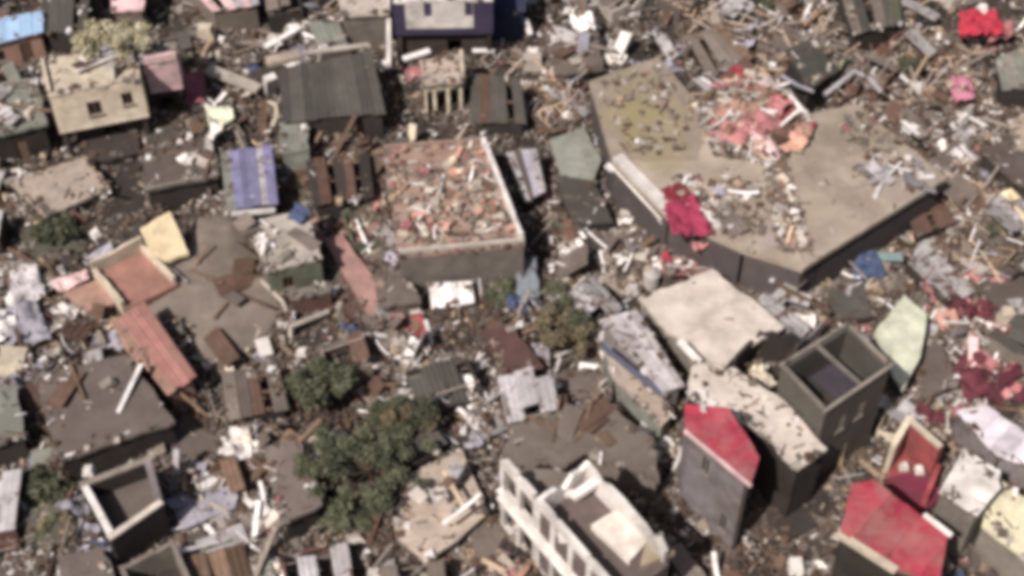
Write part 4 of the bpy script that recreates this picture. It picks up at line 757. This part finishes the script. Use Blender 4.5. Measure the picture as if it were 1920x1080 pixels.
WORD = dict(plank='plank', timber_beam='squared timber beam', metal_sheet='ribbed metal sheet', broken_board='broken board', concrete_chunk='masonry lump', pole='thin pole', rag='crumpled cloth', bent_strip='bent strip', timber_lattice='broken timber frame')
CW = dict(woodp='pale wood', woodb='brown', woodg='grey weathered', zinc='zinc grey', wsheet='white', rust='rusty', pale='pale grey', conc='grey', tan='tan', pinkc='pink', redc='red', magenta='magenta', maroon='maroon', bluec='blue', teal='teal', lavc='lavender', brick='terracotta red', salmon='salmon', cream='cream', white='bright white', mauve='mauve grey', lav='light lavender')
PAL = {'spill': [('concrete_chunk', 'pale', 6), ('concrete_chunk', 'conc', 5), ('bent_strip', 'wsheet', 4), ('plank', 'woodp', 4), ('broken_board', 'woodb', 5), ('broken_board', 'pale', 3), ('concrete_chunk', 'cream', 3), ('plank', 'woodb', 4), ('broken_board', 'salmon', 2)],
       'dust': [('broken_board', 'salmon', 2), ('concrete_chunk', 'brick', 5), ('concrete_chunk', 'tan', 6), ('broken_board', 'woodb', 4), ('concrete_chunk', 'cream', 2), ('concrete_chunk', 'pale', 2), ('concrete_chunk', 'conc', 3), ('plank', 'woodp', 3), ('plank', 'wsheet', 1.5), ('bent_strip', 'wsheet', 2), ('rag', 'pinkc', .7), ('broken_board', 'tan', 4), ('broken_board', 'pale', 2)],
       'wood': [('plank', 'woodp', 6), ('plank', 'woodg', 6), ('plank', 'woodb', 6), ('timber_beam', 'woodg', 4), ('timber_beam', 'woodb', 4), ('pole', 'woodp', 3), ('pole', 'woodg', 3), ('plank', 'wsheet', 3), ('broken_board', 'tan', 3), ('broken_board', 'woodb', 3), ('timber_lattice', 'woodp', 1.5), ('metal_sheet', 'rust', 3), ('metal_sheet', 'zinc', 2), ('bent_strip', 'wsheet', 3), ('concrete_chunk', 'pale', 2), ('rag', 'lavc', .7)],
       'mix': [('metal_sheet', 'mauve', 4), ('broken_board', 'woodg', 3), ('plank', 'wsheet', 2), ('plank', 'woodp', 4), ('plank', 'woodb', 4), ('metal_sheet', 'zinc', 4), ('metal_sheet', 'rust', 4), ('metal_sheet', 'wsheet', 1.6), ('metal_sheet', 'lavc', 2), ('broken_board', 'pale', 3), ('broken_board', 'woodb', 4), ('broken_board', 'cream', 2), ('concrete_chunk', 'pale', 4), ('concrete_chunk', 'white', 2), ('concrete_chunk', 'conc', 4), ('timber_beam', 'woodg', 3), ('pole', 'woodg', 2), ('bent_strip', 'wsheet', 4), ('bent_strip', 'zinc', 2), ('rag', 'white', 1.5), ('rag', 'lavc', 2), ('rag', 'bluec', .6), ('rag', 'pinkc', .5), ('timber_lattice', 'woodg', 1)],
       'white': [('plank', 'wsheet', 2), ('bent_strip', 'wsheet', 3), ('concrete_chunk', 'white', 5), ('bent_strip', 'wsheet', 2), ('concrete_chunk', 'pale', 5), ('concrete_chunk', 'conc', 5), ('metal_sheet', 'lav', 3), ('metal_sheet', 'zinc', 5), ('broken_board', 'pale', 4), ('metal_sheet', 'mauve', 4), ('rag', 'white', 3), ('broken_board', 'woodg', 4), ('metal_sheet', 'rust', 2), ('timber_beam', 'woodb', 2), ('plank', 'woodb', 3)],
       'pink': [('rag', 'pinkc', 3), ('rag', 'redc', 1.2), ('broken_board', 'salmon', 4), ('concrete_chunk', 'brick', 5), ('plank', 'woodp', 4), ('plank', 'wsheet', 3), ('concrete_chunk', 'pale', 3), ('bent_strip', 'wsheet', 3), ('metal_sheet', 'rust', 2), ('broken_board', 'brick', 2)],
       'dark': [('metal_sheet', 'rust', 4), ('plank', 'woodb', 5), ('broken_board', 'woodb', 4), ('timber_beam', 'woodb', 3), ('concrete_chunk', 'conc', 2), ('metal_sheet', 'mauve', 4), ('plank', 'wsheet', .8), ('bent_strip', 'zinc', 1)],
       'red': [('rag', 'maroon', 3), ('metal_sheet', 'maroon', 2), ('rag', 'pinkc', 2), ('broken_board', 'salmon', 3), ('plank', 'wsheet', 4), ('concrete_chunk', 'pale', 4), ('plank', 'woodb', 4), ('bent_strip', 'wsheet', 4), ('metal_sheet', 'zinc', 2)]}
# pixel ellipses: centre, radii, acceptance, palette
ZONES = [(1500, 60, 230, 130, 1.0, 'wood'), (1700, 160, 130, 120, 1.0, 'wood'), (1790, 250, 90, 80, 1.0, 'white'), (1730, 430, 170, 110, 1.0, 'wood'), (1830, 640, 120, 130, 1.0, 'red'), (1640, 500, 120, 60, .8, 'mix'),
         (1390, 200, 100, 90, 1.0, 'pink'), (1160, 450, 120, 90, 1.0, 'white'), (840, 720, 150, 110, 1.0, 'white'), (650, 420, 90, 50, 1.0, 'dust'), (620, 330, 120, 70, .8, 'dark'), (600, 70, 110, 50, 1.0, 'white'),
         (390, 180, 80, 110, 1.0, 'mix'), (370, 310, 70, 40, 1.0, 'white'), (430, 40, 110, 50, .9, 'mix'), (40, 590, 110, 110, 1.0, 'white'), (180, 640, 80, 50, .6, 'mix'), (370, 920, 90, 130, .9, 'mix'), (480, 930, 45, 150, 1.0, 'white'),
         (470, 660, 90, 80, .6, 'mix'), (180, 280, 110, 60, .06, 'dark'), (310, 230, 60, 80, .12, 'dark'), (830, 100, 130, 30, .35, 'dark'), (1130, 80, 110, 70, .5, 'mix'), (1020, 180, 90, 80, 1.0, 'wood'), (930, 190, 60, 60, .35, 'dark'),
         (560, 780, 120, 90, .25, 'dark'), (650, 900, 110, 110, .15, 'dark'), (1440, 1000, 110, 90, .25, 'dark'), (900, 1060, 110, 50, .8, 'dust'), (870, 640, 130, 60, .6, 'dark'), (1480, 540, 60, 80, .9, 'white'), (1430, 670, 70, 40, .2, 'dark'),
         (1760, 780, 80, 50, .8, 'red'), (300, 420, 80, 60, .15, 'dark'), (100, 440, 110, 60, .4, 'mix'), (200, 800, 250, 40, .4, 'dark'), (1290, 480, 100, 50, .8, 'pink'), (60, 1000, 100, 100, .5, 'mix')]
LAND = [('the blue roofed house', 20, 60), ('the cream two storey house', 170, 200), ('the pink walled annex', 310, 150), ('the flat tan roof slab', 110, 350), ('the violet blue roof', 470, 340), ('the large dark metal roof', 620, 170), ('the navy building', 825, 40), ('the ruined beige house', 830, 160), ('the pink rubble house', 850, 400),
        ('the warehouse left end', 1180, 230), ('the warehouse debris', 1430, 250), ('the warehouse right corner', 1740, 330), ('the bright red tarpaulin', 1840, 50), ('the grey road', 1880, 520), ('the concrete block', 1570, 690), ('the crimson roofs', 1480, 900), ('the maroon sheets', 1830, 720), ('the big pale roof', 1330, 590), ('the dry brown tree', 1050, 570), ('the leafy green tree', 690, 840), ('the white ruined house', 1140, 960),
        ('the bulging brown roof', 410, 560), ('the dull red roof', 290, 660), ('the mauve flat roof', 190, 760), ('the white rimmed room', 230, 930), ('the left edge scraps', 40, 580), ('the tan holed roof', 830, 950), ('the dark patched roof', 1075, 90), ('the top timber field', 1500, 40), ('the magenta cloth', 1290, 410), ('the green walled house', 560, 470)]
LANDW = [(n_, P(x, y, 1)) for n_, x, y in LAND]
def near(p): return min(LANDW, key=lambda q: (q[1].xy - p.xy).length)[0]
cache = {}; COUNT = {}; DEB = []
GRP = dict(plank='loose planks strewn among the ruins', timber_beam='fallen timber beams', metal_sheet='torn metal roof sheets', broken_board='broken boards strewn among the ruins', concrete_chunk='lumps of broken masonry', pole='fallen thin poles', rag='crumpled cloths in the rubble', bent_strip='bent strips in the rubble', timber_lattice='broken timber frames')
ORD = ['nearest', 'second nearest', 'third nearest', 'fourth nearest', 'fifth nearest', 'sixth nearest', 'seventh nearest', 'eighth nearest', 'ninth nearest', 'tenth nearest', 'eleventh nearest', 'twelfth nearest', 'thirteenth nearest', 'fourteenth nearest', 'fifteenth nearest', 'sixteenth nearest', 'seventeenth nearest', 'eighteenth nearest']
def name_debris():
    # each piece is told apart by colour, kind, the landmark it lies by, the side of it, and its rank from it
    by = {}
    for o, kind, m, p in DEB:
        n_, q = min(LANDW, key=lambda q: (q[1].xy - p.xy).length); d = p - q
        side = 'left of' if d.x < -abs(d.y) * .8 else 'right of' if d.x > abs(d.y) * .8 else 'behind' if d.y > 0 else 'in front of'
        by.setdefault((kind, m, n_, side), []).append((d.xy.length, o))
    for (kind, m, n_, side), L in by.items():
        L.sort(key=lambda x: x[0])
        for k, (_, o) in enumerate(L):
            r = '' if len(L) == 1 else (ORD[k] + ' ' if k < 18 else 'far outlying ')
            o['label'] = f"{r}{CW[m]} {WORD[kind]} {side} {n_}"
def debris(kind, m, p, rng, tilt=.5, where='', sc=1.0):
    if COUNT.get(kind, 0) >= 292: return False
    fn, nv = GEN[kind]; v = rng.randrange(nv); key = (kind, v, m)
    if key not in cache: cache[key] = fn(random.Random(hash_(kind) + v)).mesh(kind, M[m])
    o = bpy.data.objects.new(kind, cache[key]); COL.objects.link(o); COUNT[kind] = COUNT.get(kind, 0) + 1
    o.location = p; o.rotation_euler = (rng.gauss(0, tilt), rng.gauss(0, tilt), rng.choice((rng.uniform(0, 6.28), rng.gauss(-.6, .35), rng.gauss(.9, .3))))
    s = rng.uniform(.75, 1.15) * sc * (1.45 if rng.random() < .14 and sc == 1 else 1); o.scale = (s, s, s)
    DEB.append((o, kind, m, p.copy()))
    tag(o, None, CATS[kind], GRP[kind])
    return True
def hash_(s): return sum(ord(c) * (i + 3) for i, c in enumerate(s))
def pick(pal, rng):
    L = PAL[pal]; t_ = rng.uniform(0, sum(x[2] for x in L))
    for k, m, w_ in L:
        t_ -= w_
        if t_ <= 0: return k, m
    return L[-1][:2]
FI = [[p for p in poly] for poly in FOOT]
FB = [(min(p[0] for p in q), max(p[0] for p in q), min(p[1] for p in q), max(p[1] for p in q)) for q in FI]
def blocked(x, y):
    for q, b in zip(FI, FB):
        if b[0] < x < b[1] and b[2] < y < b[3] and inside((x, y), q): return True
    return False
LIGHT = {'wsheet', 'white', 'pale', 'cream', 'woodp', 'zinc', 'lav', 'salmon', 'tan', 'pinkc'}
def heap(x, y):          # where the wreckage has drifted together, 0..1
    return min(1, max(0, .5 + 1.5 * (noise.noise(Vector((x * .42, y * .42, 21))) + .35 * noise.noise(Vector((x * 1.1, y * 1.1, 5))))))
def paleness(x, y): return .5 + 1.1 * noise.noise(Vector((x * .5, y * .5, 33)))
def zone(px, py):
    best = None
    for cx, cy, rx, ry, a, pal in ZONES:
        d = ((px - cx) / rx) ** 2 + ((py - cy) / ry) ** 2
        if d < 1.0 and (best is None or d < best[0]): best = (d, a, pal)
    return best[1:] if best else (.34, 'mix')
# wreckage carried on roofs
def on_roof(px, z, pal, n, seed, where='lying on', zz=.25, kinds=None):
    c = poly_world(px, z); r = random.Random(seed); k_ = 0
    xs = [p.x for p in c]; ys = [p.y for p in c]
    while k_ < n:
        x, y = r.uniform(min(xs), max(xs)), r.uniform(min(ys), max(ys))
        if not inside((x, y), [p.xy for p in c]): continue
        k, m = pick(pal, r); k_ += 1
        if kinds and k not in kinds: continue
        debris(k, m, Vector((x, y, z + r.uniform(.04, zz))), r, .2, '', .62 if pal == 'dust' else .75 if pal == 'spill' else 1.0)
on_roof([(738, 340), (930, 325), (968, 445), (752, 466)], 3.4, 'dust', 95, 1, zz=.3)
on_roof([(748, 350), (925, 335), (960, 440), (756, 460)], 3.4, 'dust', 60, 41, zz=.3)
on_roof([(1436, 300), (1460, 300), (1512, 470), (1470, 470)], 3.5, 'spill', 50, 42, zz=.25)
on_roof([(300, 500), (480, 460), (520, 600), (400, 670)], 1.15, 'dark', 10, 43, zz=.2)
on_roof([(726, 280), (905, 270), (925, 325), (738, 340)], 3.4, 'dust', 26, 31, zz=.2)
on_roof([(1310, 180), (1400, 130), (1530, 240), (1450, 300), (1340, 250)], 3.5, 'pink', 60, 2, zz=.5)
on_roof([(1296, 190), (1400, 140), (1470, 190), (1440, 310), (1340, 270)], 3.5, 'spill', 90, 22, zz=.3)
on_roof([(1340, 110), (1420, 130), (1470, 180), (1380, 190)], 3.5, 'spill', 25, 23, zz=.4)
on_roof([(150, 100), (255, 90), (262, 130), (160, 145)], 5.2, 'mix', 12, 3)
on_roof([(-20, 170), (64, 160), (80, 220), (-20, 240)], 2.9, 'white', 14, 4)
on_roof([(1440, 470), (1510, 480), (1510, 590), (1470, 560)], 1.6, 'white', 16, 5)
on_roof([(1620, 310), (1740, 310), (1740, 370), (1640, 380)], 3.5, 'white', 8, 6)
on_roof([(1300, 360), (1400, 350), (1400, 430), (1330, 440)], 3.5, 'mix', 10, 7)
on_roof([(100, 720), (240, 690), (300, 790), (130, 840)], 2.5, 'dark', 4, 8)
on_roof([(330, 280), (410, 270), (410, 320), (340, 330)], 2.2, 'white', 9, 10)
on_roof([(760, 900), (860, 850), (900, 960), (800, 1040)], 2.0, 'mix', 6, 11)
on_roof([(450, 420), (575, 405), (595, 480), (500, 500)], 2.7, 'mix', 8, 12)
on_roof([(1000, 800), (1120, 760), (1210, 830), (1090, 840)], 2.3, 'dark', 8, 13)
on_roof([(1030, 70), (1120, 60), (1120, 120), (1050, 130)], 1.6, 'mix', 10, 14)

# torn open huts that fill the ground between the larger buildings
HUTS = []
def huts():
    r = random.Random(77); tries = 0; spots = []
    while len(spots) < 120 and tries < 6000:
        tries += 1; px, py = r.uniform(-30, 1950), r.uniform(-20, 1110); a, pal = zone(px, py)
        if a < .3: continue
        p = P(px, py, .4); w_, l = r.uniform(1.8, 3.4), r.uniform(2.0, 4.2)
        ang = (r.gauss(.28, .15) if px < 1000 else r.gauss(.72, .15)); rot = Matrix.Rotation(ang, 3, 'Z')
        cs = [p + rot @ Vector(q) for q in ((-w_ / 2, l / 2, 0), (w_ / 2, l / 2, 0), (w_ / 2, -l / 2, 0), (-w_ / 2, -l / 2, 0))]
        if any(blocked(*lerp(cs[i], cs[(i + 1) % 4], f).xy) for i in range(4) for f in (0, .5)) or blocked(p.x, p.y): continue
        if any((p - q).xy.length < (w_ + l) * .38 + s for q, s in spots): continue
        if any((p.xy - q).length < (w_ + l) * .25 + .9 or (cs[2].xy - q).length < 1.3 or (cs[3].xy - q).length < 1.3 for q in SINGLE): continue
        spots.append((p, (w_ + l) * .25)); h = r.uniform(.9, 2.2)
        wn = r.choice(('conc', 'dark', 'mauve', 'tan', 'lavwall', 'greenw', 'brownred', 'brown', 'dark', 'pale', 'cream', 'hole')); rn = r.choice(('zinc', 'rust', 'dkroof', 'mauve', 'woodb', 'lav', 'greygreen', 'dkroof', 'zinc', 'brown'))
        t = thing('wrecked_hut', None, 'hut', Vector((p.x, p.y, 0)), 'torn open huts among the ruins'); t['kind'] = 'thing'
        HUTS.append((t, wn, rn, p))
        gone = r.sample(range(4), r.choice((0, 1, 1, 2)))
        for i in range(4):
            if i in gone: continue
            a_, b_ = cs[i].copy(), cs[(i + 1) % 4].copy(); a_.z = h * r.uniform(.7, 1); b_.z = h * r.uniform(.7, 1)
            e = (b_ - a_); e.z = 0; L = e.length; e.normalize(); inn = Vector((e.y, -e.x, 0))
            ops = [(L * .35, L * .35 + .7, 0, 1.5)] if r.random() < .4 and h > 1.6 else []
            mb, d, L = wall_mesh(a_, b_, inn, .14, -.4, ops, .7, .14 if i % 2 else 0); mb.build('wall', M[wn], t)
        n_ = max(2, round(w_ / .8)); tl = r.uniform(-.35, .35); dz = r.uniform(-.5, .1)
        keep = r.uniform(.25, .9)
        for k in range(n_):
            if r.random() > keep: continue
            u0, u1 = k / n_, (k + 1) / n_; v0, v1 = r.uniform(-.1, .25), r.uniform(.75, 1.12); lf = r.uniform(-.1, .25); bn = r.uniform(-.4, .2); nu = 6
            def fn(u, v):
                uu = lerp(u0 - .01, u1 + .01, u); vv = lerp(v0, v1, v); q = lerp(lerp(cs[0], cs[1], uu), lerp(cs[3], cs[2], uu), vv)
                return Vector((q.x, q.y, h + dz * v + tl * (uu - .5) + lf * (u - .5) + bn * v * v + (.03 if round(u * nu) % 2 else 0) + .04))
            mb = MB(); mb.sheet(fn, nu, 4, .012); mb.build('roof_sheet', M[rn], t)
        for v in (.2, .75):
            if r.random() < .6:
                b3 = MB(); q0, q1 = lerp(cs[0], cs[3], v), lerp(cs[1], cs[2], v); b3.tube([Vector((q0.x, q0.y, h * r.uniform(.6, 1))), Vector((q1.x, q1.y, h * r.uniform(.7, 1.1)))], .05, 5); b3.build('rafter', M['woodg'], t)
huts()
rng = random.Random(42); made = 0; tries = 0
while made < 1650 and tries < 24000:
    tries += 1; px, py = rng.uniform(-50, 1970), rng.uniform(-50, 1125)
    a, pal = zone(px, py)
    if rng.random() > a: continue
    p = P(px, py, .5)
    if blocked(p.x, p.y): continue
    if rng.random() > .25 + .75 * heap(p.x, p.y): continue
    k, m = pick(pal, rng)
    if (m in LIGHT) != (rng.random() < paleness(p.x, p.y)): k, m = pick(pal, rng)
    p.z = hgt(p.x, p.y) + rng.uniform(.02, .25 + .5 * heap(p.x, p.y)) * (a if a > .4 else .3)
    if debris(k, m, p, rng): made += 1
name_debris()
def name_huts():
    WN = dict(conc='grey', dark='dark', mauve='mauve grey', tan='tan', lavwall='lilac grey', greenw='dull green', brownred='brown red', brown='brown', pale='pale grey', cream='cream', hole='near black')
    RN = dict(zinc='zinc', rust='rusty', dkroof='dark metal', mauve='mauve', woodb='brown', lav='lavender', greygreen='grey green', brown='brown grey')
    by = {}
    for t, wn, rn, p in HUTS:
        n_, q = min(LANDW, key=lambda q: (q[1].xy - p.xy).length); d = p - q
        side = 'left of' if d.x < -abs(d.y) * .8 else 'right of' if d.x > abs(d.y) * .8 else 'behind' if d.y > 0 else 'in front of'
        has = any(c.name.startswith('roof_sheet') for c in t.children)
        by.setdefault((f"{WN[wn]} walled hut with {RN[rn] + ' roof sheets' if has else 'no roof left'}", side, n_), []).append((d.xy.length, t))
    for (a, side, n_), L in by.items():
        L.sort(key=lambda x: x[0])
        for k, (_, t) in enumerate(L): t['label'] = ('' if len(L) == 1 else ORD[k] + ' ') + f"{a} {side} {n_}"
name_huts()
# the small splinters and crumbs between the pieces: nobody could count them
def crumbs():
    mb_mats = [M[k] for k in ('conc', 'woodb', 'woodp', 'wsheet', 'rust', 'pale', 'woodg', 'pinkc', 'mauve', 'brown')]
    W = dict(spill=(4, 4, 3, 2.5, 2, 5, 3, 1, 2, 3), dust=(3, 2, 4, 1, 5, 3, 3, 2, 1, 5), mix=(6, 7, 2, 1.6, 4, 3, 4, .2, 6, 6), wood=(2, 7, 4, 1.5, 3, 2, 6, .2, 2, 4), white=(5, 5, 2, 3.5, 3, 6, 3, .2, 4, 4), pink=(3, 3, 2, 2, 5, 4, 2, 2, 1, 2), dark=(2, 8, .3, .3, 5, .5, 2, 0, 5, 4), red=(3, 4, 2, 2.5, 4, 3, 3, 1, 2, 2))
    vs, fs, ms = [], [], []; r = random.Random(9); n = 0; tr = 0
    base = [(-1, -1, -1), (1, -1, -1), (1, 1, -1), (-1, 1, -1), (-1, -1, 1), (1, -1, 1), (1, 1, 1), (-1, 1, 1)]
    F = [(3, 2, 1, 0), (4, 5, 6, 7), (0, 1, 5, 4), (1, 2, 6, 5), (2, 3, 7, 6), (3, 0, 4, 7)]
    def put(p, pal, big=1.0, tl=.4):
        if r.random() < .5: d = (r.uniform(.12, .34) * max(1, big * .8), r.uniform(.025, .06) * max(1, big * .8), r.uniform(.012, .03))
        else: s = r.uniform(.05, .15) * big; d = (s, s * r.uniform(.5, 1), s * r.uniform(.2, .7))
        m = Matrix.Rotation(r.uniform(0, 6.3), 3, 'Z') @ Matrix.Rotation(r.gauss(0, tl), 3, 'Y') @ Matrix.Rotation(r.gauss(0, tl), 3, 'X')
        o = len(vs)
        for b in base: vs.append(p + m @ Vector((b[0] * d[0], b[1] * d[1], b[2] * d[2])))
        fs.extend([tuple(i + o for i in f) for f in F]); 
        k_ = r.choices(range(10), W[pal])[0]
        if (k_ in (2, 3, 5, 7)) != (r.random() < paleness(p.x, p.y)): k_ = r.choices(range(10), W[pal])[0]
        ms.extend([k_] * 6)
    for c, pal, cl in ROOFS:          # what the storm dropped on the roofs, thickest along their edges
        xs = [p.x for p in c]; ys = [p.y for p in c]; ar = (max(xs) - min(xs)) * (max(ys) - min(ys)); pl = [p.xy for p in c]; cen = sum(c, Vector()) / len(c)
        flat = max(p.z for p in c) - min(p.z for p in c) < .01
        for _ in range(int(ar * cl)):
            x, y = r.uniform(min(xs), max(xs)), r.uniform(min(ys), max(ys))
            if not inside((x, y), pl) or noise.noise(Vector((x * .6, y * .6, 5))) < r.uniform(-.25, .5): continue
            den = 1e-9; zz = 0          # height of the roof there, from its corners
            for p in c: w_ = 1 / ((p.x - x) ** 2 + (p.y - y) ** 2 + .01); zz += p.z * w_; den += w_
            put(Vector((x, y, zz / den + (.02 if flat else .06))), pal, .7 if cl < 20 else 1.5, .08)
    for c, pal, cl in ROOFS:         # bits hanging on the roof edges
        if cl < 1: continue
        pl = [p.xy for p in c]; cen = sum(c, Vector()) / len(c)
        for i in range(len(c)):
            a, b = c[i], c[(i + 1) % len(c)]; L = (b - a).length
            for _ in range(int(L * 4)):
                f = r.random(); p = lerp(a, b, f); k_ = max(0, noise.noise(Vector((p.x * .5, p.y * .5, 44))) + .3)
                if r.random() > k_ * 1.4: continue
                p = lerp(p, cen, min(.3, abs(r.gauss(0, .35)) / max(.6, (cen - p).length))); put(p + Vector((0, 0, .05)), 'white' if pal == 'mix' else pal, 1.5, .25)
    for q, n_ in (([(1296, 190), (1400, 140), (1530, 240), (1460, 310), (1340, 290)], 900), ([(1430, 300), (1470, 300), (1520, 470), (1462, 470)], 380), ([(1260, 330), (1420, 340), (1440, 440), (1300, 440)], 160), ([(1120, 160), (1230, 120), (1300, 200), (1290, 290), (1170, 290)], 90), ([(1560, 230), (1620, 210), (1750, 330), (1700, 370)], 150)):
        w3 = poly_world(q, 3.5); pl = [p.xy for p in w3]; xs = [p.x for p in w3]; ys = [p.y for p in w3]
        for _ in range(n_ * 2):
            x, y = r.uniform(min(xs), max(xs)), r.uniform(min(ys), max(ys))
            if inside((x, y), pl): put(Vector((x, y, 3.52 + r.uniform(0, .12))), 'spill', 1.6, .2)
    for q in FOOT:                   # drifts against the foot of every wall
        for i in range(len(q)):
            a, b = q[i], q[(i + 1) % len(q)]; L = (b - a).length; e = (b - a) / max(L, .01); o_ = Vector((e.y, -e.x))
            if inside((a + b) / 2 + o_ * .1, q): o_ = -o_
            for _ in range(int(L * 16)):
                s_ = r.uniform(0, L); dd = abs(r.gauss(0, .45)); xy = a + e * s_ + o_ * (dd - .1); up = .75 * max(0, noise.noise(Vector((xy.x * .7, xy.y * .7, 11))) + .35) * max(0, 1 - dd / 1.1)
                put(Vector((xy.x, xy.y, hgt(xy.x, xy.y) + r.uniform(0, up + .05))), 'mix', 1.5, .6)
    while n < 50000 and tr < 330000:
        tr += 1; px, py = r.uniform(-260, 2180), r.uniform(-200, 1290); a, pal = zone(px, py)
        if r.random() > a * 1.3 + .1: continue
        p = P(px, py, .3)
        if blocked(p.x, p.y): continue
        hp = heap(p.x, p.y)
        if r.random() > .3 + .7 * hp: continue
        p.z = hgt(p.x, p.y) + r.uniform(0, .1 + .35 * hp)
        put(p, pal, 1.9 if a > .7 else 1.2, .5); n += 1
    me = bpy.data.meshes.new('rubble'); me.from_pydata(vs, [], fs)
    for m in mb_mats: me.materials.append(m)
    me.polygons.foreach_set('material_index', ms); me.update()
    o = bpy.data.objects.new('rubble', me); COL.objects.link(o); tag(o, 'small splinters and crumbs of rubble covering the ground', 'rubble', kind='stuff')
crumbs()
